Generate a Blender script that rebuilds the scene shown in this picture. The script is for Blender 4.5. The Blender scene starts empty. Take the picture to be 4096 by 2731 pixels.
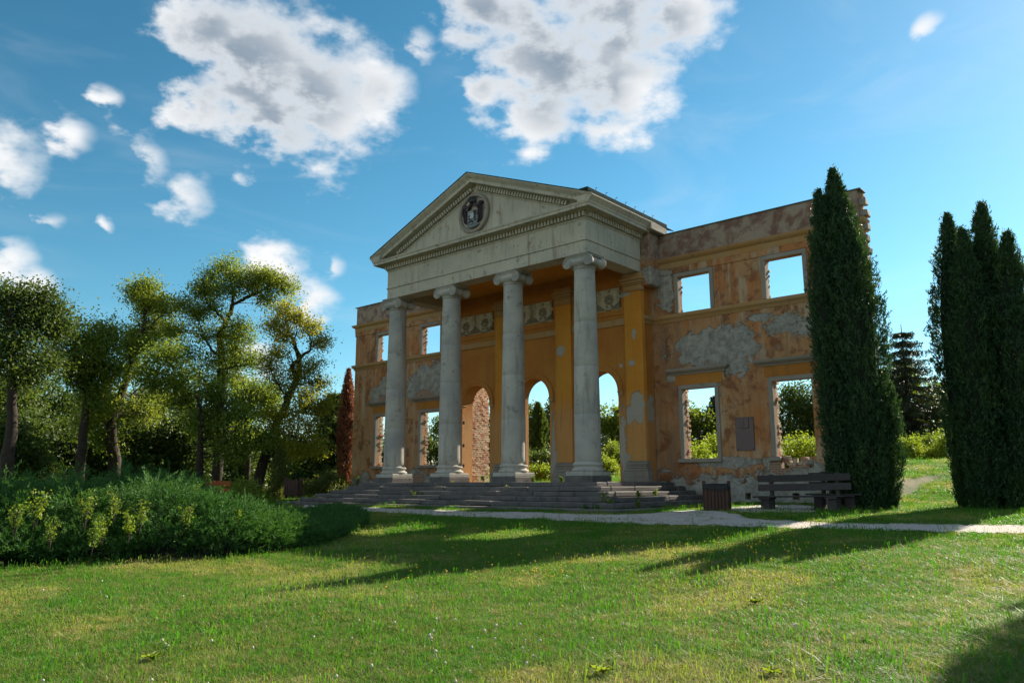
import bpy, math, random
import numpy as np
from mathutils import Vector, Matrix

R = math.radians
rng = np.random.default_rng(7)
random.seed(7)
scene = bpy.context.scene
col = scene.collection

# ------------------------------------------------------------------ camera
CAM = np.array([23.0107, -27.9097, -0.0353])
FPX, YAW, PITCH, ROLL = 3077.87, 0.7177, 0.1817, -0.0018
SUN_EL, SUN_R = R(32.0), 0.13          # elevation; the light travels (-SUN_R, -1) across the ground


def cam_axes():
    cy, sy, cp, sp = math.cos(YAW), math.sin(YAW), math.cos(PITCH), math.sin(PITCH)
    f = np.array([-sy * cp, cy * cp, sp])
    r = np.array([cy, sy, 0.0])
    u = np.cross(r, f)
    c, s = math.cos(ROLL), math.sin(ROLL)
    return f, c * r + s * u, -s * r + c * u


FW, RT, UP = cam_axes()
cd = bpy.data.cameras.new('camera')
cam = bpy.data.objects.new('camera', cd)
col.objects.link(cam)
cd.sensor_width = 36
cd.sensor_fit = 'HORIZONTAL'
cd.lens = FPX / 4096 * 36
cd.clip_start = 0.05
cd.clip_end = 5000
cam.matrix_world = Matrix(((RT[0], UP[0], -FW[0], CAM[0]), (RT[1], UP[1], -FW[1], CAM[1]), (RT[2], UP[2], -FW[2], CAM[2]), (0, 0, 0, 1)))
scene.camera = cam
scene.cycles.use_denoising = True
scene.cycles.max_bounces = 5
scene.cycles.diffuse_bounces = 3
scene.cycles.transmission_bounces = 3
scene.cycles.transparent_max_bounces = 4
scene.cycles.sample_clamp_indirect = 6
scene.view_settings.view_transform = 'Standard'
scene.view_settings.look = 'None'
scene.view_settings.exposure = 1.48
scene.view_settings.gamma = 1


def ray(vx, vy):
    """direction through a point of the photograph (2352 x 1568 scale)"""
    x, y = vx * 1.741497, vy * 1.741497
    return FW + RT * (x - 2048) / FPX - UP * (y - 1365.5) / FPX


def at(vx, vy, dist):
    d = ray(vx, vy)
    return CAM + d * dist / math.hypot(d[0], d[1])


# ------------------------------------------------------------------ world: daylight sky with cumulus
world = bpy.data.worlds.new('World')
scene.world = world
world.use_nodes = True
W = world.node_tree
W.nodes.clear()


class NT:
    """small helper round a node tree"""
    def __init__(s, nt): s.nt = nt

    def n(s, typ, ins=None, **kw):
        nd = s.nt.nodes.new(typ)
        for k, v in kw.items(): setattr(nd, k, v)
        for k, v in (ins or {}).items(): s.set(nd.inputs[k], v)
        return nd

    def set(s, sock, v):
        if isinstance(v, bpy.types.NodeSocket): s.nt.links.new(v, sock)
        elif isinstance(v, bpy.types.Node): s.nt.links.new(v.outputs[0], sock)
        elif isinstance(v, tuple) and len(v) == 3 and sock.type == 'RGBA': sock.default_value = (*v, 1)
        else: sock.default_value = v

    def math(s, op, a, b=0.0, c=0.0, clamp=False):
        return s.n('ShaderNodeMath', {0: a, 1: b, 2: c}, operation=op, use_clamp=clamp).outputs[0]

    def vmath(s, op, a, b=(0, 0, 0)):
        nd = s.n('ShaderNodeVectorMath', {0: a, 1: b}, operation=op)
        return nd.outputs['Value'] if op in ('LENGTH', 'DOT_PRODUCT', 'DISTANCE') else nd.outputs[0]

    def scale(s, a, f):
        nd = s.n('ShaderNodeVectorMath', {0: a}, operation='SCALE')
        s.set(nd.inputs['Scale'], f)
        return nd.outputs[0]

    def noise(s, vec, scale, detail=5.0, rough=0.55, dist=0.0, out=0):
        return s.n('ShaderNodeTexNoise', {'Vector': vec, 'Scale': scale, 'Detail': detail, 'Roughness': rough, 'Distortion': dist}).outputs[out]

    def ramp(s, v, a, b, lo=0.0, hi=1.0, smooth=True):
        nd = s.n('ShaderNodeMapRange', {'Value': v, 'From Min': a, 'From Max': b, 'To Min': lo, 'To Max': hi}, interpolation_type='SMOOTHSTEP' if smooth else 'LINEAR')
        return nd.outputs[0]

    def mix(s, f, a, b, blend='MIX'):
        nd = s.n('ShaderNodeMix', data_type='RGBA', blend_type=blend)
        s.set(nd.inputs[0], f)
        s.set(nd.inputs[6], a)
        s.set(nd.inputs[7], b)
        return nd.outputs[2]


CLOUD_LIT, CLOUD_GREY = (0.355, 0.36, 0.365), (0.10, 0.127, 0.158)


def world_nodes():
    w = NT(W)
    gen = w.n('ShaderNodeTexCoord').outputs['Generated']
    sky = w.n('ShaderNodeTexSky', sky_type='NISHITA', sun_disc=False)
    sky.sun_elevation = SUN_EL
    sky.sun_rotation = math.atan2(SUN_R, 1.0)
    sky.altitude = 200
    sky.air_density = 1.0
    sky.dust_density = 0.2
    sky.ozone_density = 2.4
    hs = w.n('ShaderNodeHueSaturation', {'Hue': 0.468, 'Saturation': 1.15, 'Value': 1.0, 'Color': sky.outputs[0]})
    gm = w.n('ShaderNodeGamma', {'Color': hs.outputs[0], 'Gamma': 1.28})
    bg = w.n('ShaderNodeBackground', {'Color': gm.outputs[0], 'Strength': 0.0315})
    # clouds: soft bodies at directions round the whole dome, edges broken up by noise
    D = w.vmath('NORMALIZE', gen)
    Ds = w.vmath('MULTIPLY', D, (1, 1, 1.7))
    f0 = w.noise(Ds, 8.0, 3, 0.5)
    f1 = w.noise(Ds, 22.0, 7, 0.56)
    c0, c1 = w.math('SUBTRACT', f0, 0.5), w.math('SUBTRACT', f1, 0.5)
    wv = w.n('ShaderNodeCombineXYZ', {0: w.math('MULTIPLY', c0, 0.10), 1: w.math('MULTIPLY', c1, 0.06), 2: w.math('MULTIPLY_ADD', c0, -0.05, w.math('MULTIPLY', c1, 0.04))})
    Dw = w.vmath('ADD', D, wv.outputs[0])

    def field(lst, k=1.0, sm=0.3):
        acc = None
        for bx, by, br in lst:
            d, d2 = ray(bx, by), ray(bx + br, by)
            d, d2 = d / np.linalg.norm(d), d2 / np.linalg.norm(d2)
            v = w.math('MULTIPLY_ADD', w.vmath('DISTANCE', Dw, tuple(float(t) for t in d)), -1.0 / (float(np.linalg.norm(d - d2)) * k), 1.0)
            acc = v if acc is None else w.n('ShaderNodeMath', {0: acc, 1: v, 2: sm}, operation='SMOOTH_MAX').outputs[0]
        return acc
    body = [(490, 60, 130), (600, 150, 210), (740, 215, 195), (870, 205, 105), (640, 280, 125), (470, 235, 95),
            (1110, 20, 150), (1290, 130, 240), (1420, 200, 165), (1560, 25, 150), (1420, 60, 200), (1250, 235, 120), (1110, 205, 60)]
    wisp = [(955, 105, 70), (25, 385, 150), (170, 330, 85), (335, 370, 90), (430, 457, 95), (20, 600, 100), (110, 500, 60), (85, 655, 75),
            (640, 610, 110), (720, 690, 85), (600, 832, 70), (2115, 55, 60), (250, 225, 50), (236, 518, 42), (760, 612, 50)]
    dark = [(560, 130, 260), (650, 225, 240), (1170, 20, 260), (1300, 100, 270), (1470, 40, 200), (1330, 200, 150)]
    acc = w.math('MAXIMUM', field(body), w.math('MULTIPLY_ADD', field(wisp), 0.85, -0.12))
    # unseen cumulus goes on round the dome, added partly as fill light
    big = w.noise(Ds, 2.6, 3, 0.5)
    ax = w.vmath('DOT_PRODUCT', D, tuple(float(t) for t in FW))
    away = w.math('MULTIPLY_ADD', w.ramp(ax, 0.76, 0.60), 3.0, -3.0)
    acc = w.math('MAXIMUM', acc, w.math('ADD', away, w.math('MULTIPLY', w.math('SUBTRACT', big, 0.47), 5.0)))
    dens = w.math('ADD', acc, w.math('ADD', w.math('MULTIPLY', c1, 1.7), w.math('MULTIPLY', c0, 1.3)))
    alpha = w.ramp(dens, 0.0, 0.72)
    dk = w.math('MAXIMUM', field(dark, 1.0, 0.5), w.math('ADD', away, w.math('MULTIPLY', w.math('SUBTRACT', big, 0.60), 4.0)))
    shade = w.math('ADD', w.ramp(dk, -0.15, 0.95, 0.0, 1.1, False), w.math('ADD', w.math('MULTIPLY', c0, -2.0), w.math('MULTIPLY', c1, -1.1)))
    shade = w.math('MULTIPLY', w.ramp(shade, -0.35, 0.95), w.ramp(dens, 0.2, 1.1), clamp=True)
    ccol = w.mix(shade, CLOUD_LIT, CLOUD_GREY)
    cbg = w.n('ShaderNodeBackground', {'Color': ccol, 'Strength': 1.0})
    # thin high veil of cirrus towards the sun side
    cz = w.vmath('MULTIPLY', D, (2.2, 1.0, 5.0))
    veil = w.noise(cz, 2.3, 4, 0.6, 0.8)
    veil = w.math('MULTIPLY', w.ramp(veil, 0.46, 0.82), 0.13)
    fac = w.math('MAXIMUM', alpha, veil)
    out = w.n('ShaderNodeOutputWorld')
    mx = w.n('ShaderNodeMixShader', {0: fac, 1: bg.outputs[0], 2: cbg.outputs[0]})
    W.links.new(mx.outputs[0], out.inputs[0])


world_nodes()
sl = bpy.data.lights.new('sun', 'SUN')
sl.energy = 4.5
sl.angle = R(0.53)
sl.color = (1.0, 0.90, 0.74)
sun = bpy.data.objects.new('sun', sl)
col.objects.link(sun)
_sd = Vector((-SUN_R, -1, 0)).normalized() * math.cos(SUN_EL) + Vector((0, 0, -math.sin(SUN_EL)))
sun.rotation_euler = _sd.to_track_quat('-Z', 'Y').to_euler()
sun.location = (10, 40, 40)


# ------------------------------------------------------------------ helpers
def sstep(a, b, x):
    t = np.clip((x - a) / (b - a), 0, 1)
    return t * t * (3 - 2 * t)


def Hh(x, y):
    """height of the ground"""
    x = np.asarray(x, float)
    y = np.asarray(y, float)
    front = np.interp(y, [-400, -40, -28, -20, -13, -7, -3, 1.0], [-3.2, -1.9, -1.72, -1.58, -1.30, -0.93, -0.86, -0.80])
    back = np.interp(y, [1, 5, 10, 16, 25, 60, 400], [-.80, -.35, .32, 1.02, 1.25, 1.6, 5])
    z = np.where(y < 1.0, front, back)
    inside = np.interp(y, [0.9, 1.5, 10, 16], [-.8, -.06, .32, 1.02])
    m = (np.abs(x) < 14.3) & (y > 0.95) & (y < 16)
    z = np.where(m, np.maximum(z, inside), z)
    near = np.exp(-((y + 18) / 9) ** 2)
    z = z + near * (.035 * np.sin(x * .8 + y * .5) + .03 * np.sin(x * .37 - y * .9 + 1))
    return z


def hz(x, y): return float(Hh(x, y))


def ground(vx, vy):
    """where a ray of the photograph meets the ground"""
    d = ray(vx, vy)
    t = 1.0
    for _ in range(4000):
        p = CAM + d * t
        if p[2] <= hz(p[0], p[1]): return p
        t += .05
    return p


def link(o, parent=None):
    col.objects.link(o)
    if parent is not None: o.parent = parent
    return o


def tag(o, label=None, cat=None, group=None, kind=None):
    for k, v in (('label', label), ('category', cat), ('group', group), ('kind', kind)):
        if v: o[k] = v
    return o


def empty(name, loc=(0, 0, 0), rz=0.0, parent=None):
    o = bpy.data.objects.new(name, None)
    o.empty_display_size = .2
    o.location = loc
    o.rotation_euler = (0, 0, rz)
    return link(o, parent)


def mesh_np(name, V, F, mat=None, parent=None, smooth=False):
    """V (n,3), F (m,k) all faces of one size"""
    V = np.ascontiguousarray(V, np.float32)
    F = np.ascontiguousarray(F, np.int32)
    me = bpy.data.meshes.new(name)
    k = F.shape[1]
    me.vertices.add(len(V))
    me.vertices.foreach_set('co', V.ravel())
    me.loops.add(F.size)
    me.loops.foreach_set('vertex_index', F.ravel())
    me.polygons.add(len(F))
    me.polygons.foreach_set('loop_start', np.arange(0, F.size, k, dtype=np.int32))
    if smooth: me.polygons.foreach_set('use_smooth', np.ones(len(F), bool))
    me.update(calc_edges=True)
    if mat: me.materials.append(mat)
    o = bpy.data.objects.new(name, me)
    return link(o, parent)


class MB:
    def __init__(s): s.v, s.f = [], []

    def add(s, V, F):
        b = len(s.v)
        s.v += [tuple(map(float, p)) for p in V]
        s.f += [tuple(i + b for i in f) for f in F]
        return s

    def box(s, x0, x1, y0, y1, z0, z1, j=0.0):
        V = [(x, y, z) for z in (z0, z1) for y in (y0, y1) for x in (x0, x1)]
        if j: V = [tuple(c + random.uniform(-j, j) for c in p) for p in V]
        return s.add(V, [(0, 2, 3, 1), (4, 5, 7, 6), (0, 1, 5, 4), (2, 6, 7, 3), (1, 3, 7, 5), (0, 4, 6, 2)])

    def block(s, x0, x1, y0, y1, z0, z1, b=.02, j=0.0):
        """box with chamfered edges"""
        V, F = [], []
        c = [(x0, x1), (y0, y1), (z0, z1)]
        idx = {}
        for i in range(8):
            sx, sy, sz = i & 1, (i >> 1) & 1, (i >> 2) & 1
            p = [c[0][sx], c[1][sy], c[2][sz]]
            if j: p = [q + random.uniform(-j, j) for q in p]
            ins = [b if sx == 0 else -b, b if sy == 0 else -b, b if sz == 0 else -b]
            for ax in range(3):
                q = [p[a] + (ins[a] if a != ax else 0) for a in range(3)]
                idx[i, ax] = len(V)
                V.append(q)
        for ax, (a, c2) in enumerate(((1, 2), (0, 2), (0, 1))):
            for sd in (0, 1):
                q = [sum(((sd << ax), (p << a), (r << c2))) for p, r in ((0, 0), (1, 0), (1, 1), (0, 1))]
                f = [idx[i, ax] for i in q]
                if (sd == 0) != (ax == 1): f.reverse()
                F.append(tuple(f))
        for ax in range(3):
            o1, o2 = [a for a in range(3) if a != ax]
            for s1 in (0, 1):
                for s2 in (0, 1):
                    i0 = (s1 << o1) | (s2 << o2)
                    i1 = i0 | (1 << ax)
                    F.append((idx[i0, o1], idx[i1, o1], idx[i1, o2], idx[i0, o2]))
        for i in range(8): F.append((idx[i, 0], idx[i, 1], idx[i, 2]))
        return s.add(V, F)

    def tube(s, pts, rad, n=8, cap=True):
        P = [np.array(p, float) for p in pts]
        V, F = [], []
        ref = np.array([.31, .95, .1])
        for i, p in enumerate(P):
            t = P[min(i + 1, len(P) - 1)] - P[max(i - 1, 0)]
            t = t / (np.linalg.norm(t) + 1e-9)
            a = np.cross(t, ref)
            if np.linalg.norm(a) < .05: a = np.cross(t, (1, 0, 0))
            a /= np.linalg.norm(a)
            b = np.cross(t, a)
            r = rad[i] if hasattr(rad, '__len__') else rad
            for k in range(n):
                w = 2 * math.pi * k / n
                V.append(p + r * (math.cos(w) * a + math.sin(w) * b))
        for i in range(len(P) - 1):
            for k in range(n):
                F.append((i * n + k, i * n + (k + 1) % n, (i + 1) * n + (k + 1) % n, (i + 1) * n + k))
        if cap:
            F.append(tuple(range(n - 1, -1, -1)))
            F.append(tuple((len(P) - 1) * n + k for k in range(n)))
        return s.add(V, F)

    def lathe(s, prof, n=32, c=(0, 0, 0), axis='z'):
        V, F = [], []
        for r, h in prof:
            for k in range(n):
                w = 2 * math.pi * k / n
                p = (r * math.cos(w), r * math.sin(w), h)
                if axis == 'y': p = (p[0], p[2], p[1])
                V.append((p[0] + c[0], p[1] + c[1], p[2] + c[2]))
        m = len(prof)
        for i in range(m - 1):
            for k in range(n):
                q = (i * n + k, i * n + (k + 1) % n, (i + 1) * n + (k + 1) % n, (i + 1) * n + k)
                F.append(q if axis == 'z' else q[::-1])
        F.append(tuple(range(n))[::-1])
        F.append(tuple((m - 1) * n + k for k in range(n)))
        return s.add(V, F)

    def sweep(s, prof, path, closed=False):
        """profile points (d, z) swept along a horizontal path with mitred corners; d is measured to the right of travel"""
        P = [np.array(p, float) for p in path]
        n, m = len(P), len(prof)
        V, F = [], []
        for i, p in enumerate(P):
            def nrm(a, b):
                t = (b - a) / np.linalg.norm(b - a)
                return np.array([t[1], -t[0]])
            if i == 0: o = nrm(P[0], P[1])
            elif i == n - 1: o = nrm(P[-2], P[-1])
            else:
                a, b = nrm(P[i - 1], P[i]), nrm(P[i], P[i + 1])
                o = (a + b) / (1 + a @ b)
            for d, z in prof: V.append((p[0] + o[0] * d, p[1] + o[1] * d, z))
        for i in range(n - 1):
            for k in range(m):
                F.append((i * m + k, (i + 1) * m + k, (i + 1) * m + (k + 1) % m, i * m + (k + 1) % m))
        F.append(tuple(range(m)))
        F.append(tuple((n - 1) * m + k for k in range(m))[::-1])
        return s.add(V, F)

    def build(s, name, mat=None, parent=None, smooth=False, loc=None):
        me = bpy.data.meshes.new(name)
        me.from_pydata(s.v, [], s.f)
        if smooth: me.polygons.foreach_set('use_smooth', np.ones(len(me.polygons), bool))
        me.update()
        if mat: me.materials.append(mat)
        o = bpy.data.objects.new(name, me)
        if loc is not None: o.location = loc
        return link(o, parent)


def autosmooth(o, ang=35):
    o.data.polygons.foreach_set('use_smooth', np.ones(len(o.data.polygons), bool))
    o.data.set_sharp_from_angle(angle=R(ang))
    return o


def fixn(o):
    import bmesh
    bm = bmesh.new()
    bm.from_mesh(o.data)
    bmesh.ops.recalc_face_normals(bm, faces=bm.faces)
    bm.to_mesh(o.data)
    bm.free()
    return o


# ------------------------------------------------------------------ materials
def newmat(name):
    m = bpy.data.materials.new(name)
    m.use_nodes = True
    m.node_tree.nodes.clear()
    return m, NT(m.node_tree)


def finish(w, colr, rough=.9, bump=None, bstr=.4, bdist=.02, spec=.3, metal=0.0):
    b = w.n('ShaderNodeBsdfPrincipled', {'Base Color': colr, 'Roughness': rough, 'Metallic': metal, 'Specular IOR Level': spec})
    if bump is not None:
        bn = w.n('ShaderNodeBump', {'Height': bump, 'Strength': bstr, 'Distance': bdist})
        w.set(b.inputs['Normal'], bn.outputs[0])
    o = w.n('ShaderNodeOutputMaterial', {0: b.outputs[0]})
    return b


def pos(w): return w.n('ShaderNodeNewGeometry').outputs['Position']


def ellipse_mask(w, X, Z, wob, lst):
    """union of wobbly ellipses on the facade (x, z, rx, rz)"""
    acc = None
    for x, z, rx, rz in lst:
        a = w.math('POWER', w.math('MULTIPLY', w.math('SUBTRACT', X, x), 1 / rx), 2.0)
        b = w.math('POWER', w.math('MULTIPLY', w.math('SUBTRACT', Z, z), 1 / rz), 2.0)
        d = w.math('SUBTRACT', 1.0, w.math('SQRT', w.math('ADD', a, b)))
        acc = d if acc is None else w.math('MAXIMUM', acc, d)
    return w.ramp(w.math('ADD', acc, wob), 0.0, 0.05)


def stucco(name, central, deep=False):
    m, w = newmat(name)
    p = pos(w)
    sep = w.n('ShaderNodeSeparateXYZ', {0: p})
    X, Z = sep.outputs[0], sep.outputs[2]
    n1 = w.noise(p, .55, 6, .6)
    n2 = w.noise(p, 1.7, 7, .65, .4)
    n3 = w.noise(w.vmath('MULTIPLY', p, (1.6, 1.6, .35)), 1.5, 6, .6)
    nf = w.noise(p, 14, 6, .7)
    nff = w.noise(p, 60, 4, .7)
    if central:
        c = w.mix(w.ramp(n1, .35, .7), (.62, .235, .022) if not deep else (.44, .155, .024), (.66, .30, .036) if not deep else (.52, .215, .036))
        c = w.mix(w.ramp(n2, .58, .75, 0, .55), c, (.33, .115, .022))
        low = w.ramp(w.math('ADD', Z, w.math('MULTIPLY', n2, .8)), 4.3, 3.2)
        c = w.mix(w.math('MULTIPLY', low, .65), c, (.58, .31, .12))
        patches = [(5.75, 3.2, .30, .75), (5.35, 2.75, .26, .35), (5.9, 2.9, .2, .5), (5.55, 4.95, .16, .14), (1.75, 5.9, .22, .24), (5.2, 8.05, .35, .12), (5.7, 6.2, .1, .3), (4.9, 4.95, .12, .1), (1.2, .9, .3, .5), (4.9, 1.6, .16, 1.2), (1.15, 1.7, .1, 1.4), (5.1, .9, .25, .3)]
        wob = w.math('ADD', w.math('MULTIPLY', w.math('SUBTRACT', n2, .5), 2.6), w.math('MULTIPLY', w.math('SUBTRACT', w.noise(p, 7, 5, .6), .5), 1.2))
        g = ellipse_mask(w, X, Z, wob, patches)
        chips = w.ramp(w.noise(p, 3.4, 8, .75), .70, .72)
        g = w.math('MAXIMUM', g, w.math('MULTIPLY', chips, .8))
        gcol = w.mix(nf, (.30, .27, .22), (.52, .47, .38))
    else:
        c = w.mix(w.ramp(n1, .40, .60), (.50, .20, .068), (.50, .275, .125))
        c = w.mix(w.ramp(n2, .47, .62, 0, .85), c, (.235, .088, .038))
        c = w.mix(w.ramp(n3, .50, .66, 0, .85), c, (.53, .40, .26))
        c = w.mix(w.ramp(w.noise(p, .9, 7, .7), .55, .66, 0, .6), c, (.40, .33, .25))
        strip = w.math('MULTIPLY', w.ramp(w.math('ABSOLUTE', w.math('SUBTRACT', X, 6.9)), 1.3, .1), w.ramp(n3, .3, .7))
        c = w.mix(w.math('MULTIPLY', strip, .75), c, (.20, .085, .035))
        par = w.ramp(w.math('ADD', Z, w.math('MULTIPLY', n2, .3)), 9.55, 9.75)
        pc = w.mix(w.ramp(n2, .40, .60), (.205, .115, .085), (.36, .285, .215))
        c = w.mix(par, c, pc)
        patches = [(8.75, 5.45, 1.75, .75), (9.7, 5.35, .95, .95), (7.9, 5.2, .75, .45), (9.9, 4.6, .42, .55), (11.95, 5.95, .85, .42), (12.7, 5.8, .4, .4), (6.7, 8.0, .42, .75), (6.55, 8.7, .5, .4),
                   (-8.0, 5.6, 1.7, .95), (-9.3, 5.2, .8, .7), (-11.8, 5.2, 1.0, .9), (-12.6, 4.9, .7, .8), (-9.2, .3, 1.0, .45), (-8.2, 9.3, 1.2, .25), (7.1, 4.35, .5, .3), (11.0, 6.35, .5, .18), (9.4, .75, 1.4, .22), (12.0, .45, 1.5, .35)]
        wob = w.math('ADD', w.math('MULTIPLY', w.math('SUBTRACT', n2, .5), 2.2), w.math('MULTIPLY', w.math('SUBTRACT', w.noise(p, 6, 6, .65), .5), 1.5))
        g = ellipse_mask(w, X, Z, wob, patches)
        base = w.ramp(w.math('ADD', Z, w.math('MULTIPLY', w.math('SUBTRACT', n2, .5), 2.6)), .32, .2)
        g = w.math('MAXIMUM', g, base)
        small = w.ramp(w.noise(p, 2.3, 8, .72), .665, .68)
        g = w.math('MAXIMUM', g, small)
        gcol = w.mix(w.ramp(w.noise(p, 4, 7, .7), .35, .65), (.235, .22, .19), (.43, .405, .35))
        gcol = w.mix(w.ramp(n2, .62, .70, 0, .8), gcol, (.36, .19, .10))
    st = w.noise(w.vmath('MULTIPLY', p, (5.5, 5.5, .3)), 1.0, 5, .6)
    c = w.mix(w.ramp(st, .54, .76, 0, .45), c, (.12, .07, .04))
    c = w.mix(w.math('MULTIPLY', w.math('SUBTRACT', nf, .5), 1.2, clamp=True), c, (.15, .08, .04))
    c = w.mix(g, c, gcol)
    br = None
    if not central:
        bt = w.n('ShaderNodeTexBrick', {'Vector': w.n('ShaderNodeCombineXYZ', {0: X, 1: Z}).outputs[0], 'Color1': (.36, .15, .085), 'Color2': (.27, .105, .06), 'Mortar': (.40, .35, .27), 'Scale': 1.0, 'Mortar Size': .012, 'Brick Width': .27, 'Row Height': .085})
        deep_ = [(-8.7, 4.75, .65, .35), (-12.0, 4.65, .55, .35), (11.3, .5, .4, .25), (-9.0, .15, .6, .35)]
        br = ellipse_mask(w, X, Z, wob, deep_)
        c = w.mix(br, c, w.mix(w.ramp(nf, .35, .7, 0, .5), bt.outputs['Color'], (.34, .29, .22)))
    ve = w.n('ShaderNodeTexVoronoi', {'Vector': w.vmath('ADD', p, w.scale(w.noise(p, 2.5, 4, .6, out=1), .5)), 'Scale': .75}, feature='DISTANCE_TO_EDGE').outputs['Distance']
    crack = w.math('MULTIPLY', w.ramp(ve, .011, .004), w.ramp(n1, .58, .64) if not central else 0.0)
    c = w.mix(w.math('MULTIPLY', crack, .45), c, (.06, .04, .03))
    c = w.mix(w.ramp(nff, .3, .75, .0, .28), c, (.10, .07, .045))
    if br is not None: g = w.math('ADD', g, w.math('MULTIPLY', br, .8))
    g = w.math('ADD', g, w.math('MULTIPLY', crack, .5))
    h = w.math('ADD', w.math('MULTIPLY', g, -.9), w.math('ADD', w.math('MULTIPLY', nf, .5), w.math('MULTIPLY', nff, .22)))
    finish(w, c, .93, h, 1.0, .045)
    return m


def stone(name, c1, c2, stain, pits=.5, streak=.5, sc=1.0, bstr=.5):
    m, w = newmat(name)
    p = pos(w)
    rnd = w.n('ShaderNodeObjectInfo').outputs['Random']
    n1 = w.noise(p, .8 * sc, 6, .62)
    n2 = w.noise(p, 4.0 * sc, 7, .68, .3)
    n3 = w.noise(w.vmath('MULTIPLY', p, (3, 3, .3)), 1.6, 6, .6)
    nf = w.noise(p, 34, 5, .7)
    c = w.mix(w.ramp(n1, .3, .7), c1, c2)
    c = w.mix(w.math('MULTIPLY', w.math('SUBTRACT', rnd, .5), .5, clamp=True), c, c2)
    c = w.mix(w.ramp(n3, .52, .74, 0, streak), c, stain)
    c = w.mix(w.ramp(n2, .6, .78, 0, .5), c, tuple(t * .55 for t in stain))
    bl = w.noise(p, 1.9, 8, .72, .2)
    c = w.mix(w.ramp(bl, .57, .68, 0, .7 * streak + .15), c, tuple(t * .62 for t in stain))
    vor = w.n('ShaderNodeTexVoronoi', {'Vector': p, 'Scale': 4.2, 'Randomness': 1.0})
    pm = w.math('MULTIPLY', w.ramp(vor.outputs['Distance'], .17, .07), w.ramp(w.noise(p, 1.3, 3), .47, .6))
    c = w.mix(w.math('MULTIPLY', pm, pits), c, (.07, .055, .04))
    c = w.mix(w.ramp(nf, .35, .8, 0, .3), c, tuple(t * .45 for t in c1))
    h = w.math('ADD', w.math('ADD', w.math('MULTIPLY', n2, .6), w.math('MULTIPLY', nf, .4)), w.math('MULTIPLY', pm, -1.2 * pits))
    finish(w, c, .92, h, bstr, .02)
    return m


def reliefmat():
    m, w = newmat('relief_plaster')
    p = pos(w)
    h = w.n('ShaderNodeAttribute', attribute_name='orn').outputs['Fac']
    n, nf = w.noise(p, 5, 6, .65), w.noise(p, 40, 4, .7)
    c = w.mix(w.ramp(n, .35, .65), (.56, .48, .34), (.45, .385, .275))
    c = w.mix(w.math('MULTIPLY', w.ramp(h, .012, .04), w.ramp(n, .3, .55, .55, .95)), c, (.22, .18, .115))
    finish(w, c, .93, nf, .5, .02)
    return m


def brickmat():
    m, w = newmat('brick_mat')
    g = w.n('ShaderNodeNewGeometry')
    p, rpi = g.outputs['Position'], g.outputs['Random Per Island']
    n = w.noise(p, 3.5, 6, .65)
    nf = w.noise(p, 30, 5, .7)
    c = w.mix(rpi, (.36, .16, .095), (.50, .30, .19))
    c = w.mix(w.ramp(n, .42, .55), c, (.55, .45, .33))
    c = w.mix(w.ramp(nf, .4, .8, 0, .4), c, (.20, .12, .08))
    finish(w, c, .95, nf, .6, .02)
    return m


def plain(name, colr, rough=.7, metal=0.0, nsc=20, var=.35, spec=.3, bstr=.3):
    m, w = newmat(name)
    p = pos(w)
    n = w.noise(p, nsc, 6, .65)
    c = w.mix(w.ramp(n, .3, .75), colr, tuple(t * (1 - var) for t in colr))
    finish(w, c, rough, n, bstr, .01, spec, metal)
    return m


def wood(name, a, b, rough=.8):
    m, w = newmat(name)
    tc = w.n('ShaderNodeTexCoord').outputs['Object']
    rnd = w.n('ShaderNodeObjectInfo').outputs['Random']
    q = w.vmath('ADD', w.vmath('MULTIPLY', tc, (14, 14, 14)), w.n('ShaderNodeCombineXYZ', {0: w.math('MULTIPLY', rnd, 50.0)}).outputs[0])
    n = w.noise(w.vmath('MULTIPLY', q, (.12, 1, 1)), 1.4, 6, .65)
    n2 = w.noise(w.vmath('MULTIPLY', q, (1, 1, .12)), 1.4, 6, .65)
    c = w.mix(w.ramp(w.math('MULTIPLY', w.math('ADD', n, n2), .5), .35, .65), a, b)
    c = w.mix(w.math('MULTIPLY', rnd, .4), c, tuple(t * .5 for t in a))
    finish(w, c, rough, n, .4, .01)
    return m


def leafmat(name, a, b, trans=.4, nsc=.35, dry=None, rough=.55):
    m, w = newmat(name)
    g = w.n('ShaderNodeNewGeometry')
    p, rpi = g.outputs['Position'], g.outputs['Random Per Island']
    n = w.noise(p, nsc, 4, .6)
    f = w.math('ADD', w.math('MULTIPLY', rpi, .55), w.math('MULTIPLY', w.ramp(n, .32, .68), .55), clamp=True)
    c = w.mix(f, a, b)
    if dry: c = w.mix(w.ramp(rpi, .90, .93, 0, .9), c, dry)
    d = w.n('ShaderNodeBsdfPrincipled', {'Base Color': c, 'Roughness': rough, 'Specular IOR Level': .35})
    tcol = w.mix(.55, c, w.mix(1.0, c, (1.9, 1.6, .45), 'MULTIPLY'))
    t = w.n('ShaderNodeBsdfTranslucent', {'Color': tcol})
    mx = w.n('ShaderNodeMixShader', {0: trans, 1: d.outputs[0], 2: t.outputs[0]})
    w.n('ShaderNodeOutputMaterial', {0: mx.outputs[0]})
    return m


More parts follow.
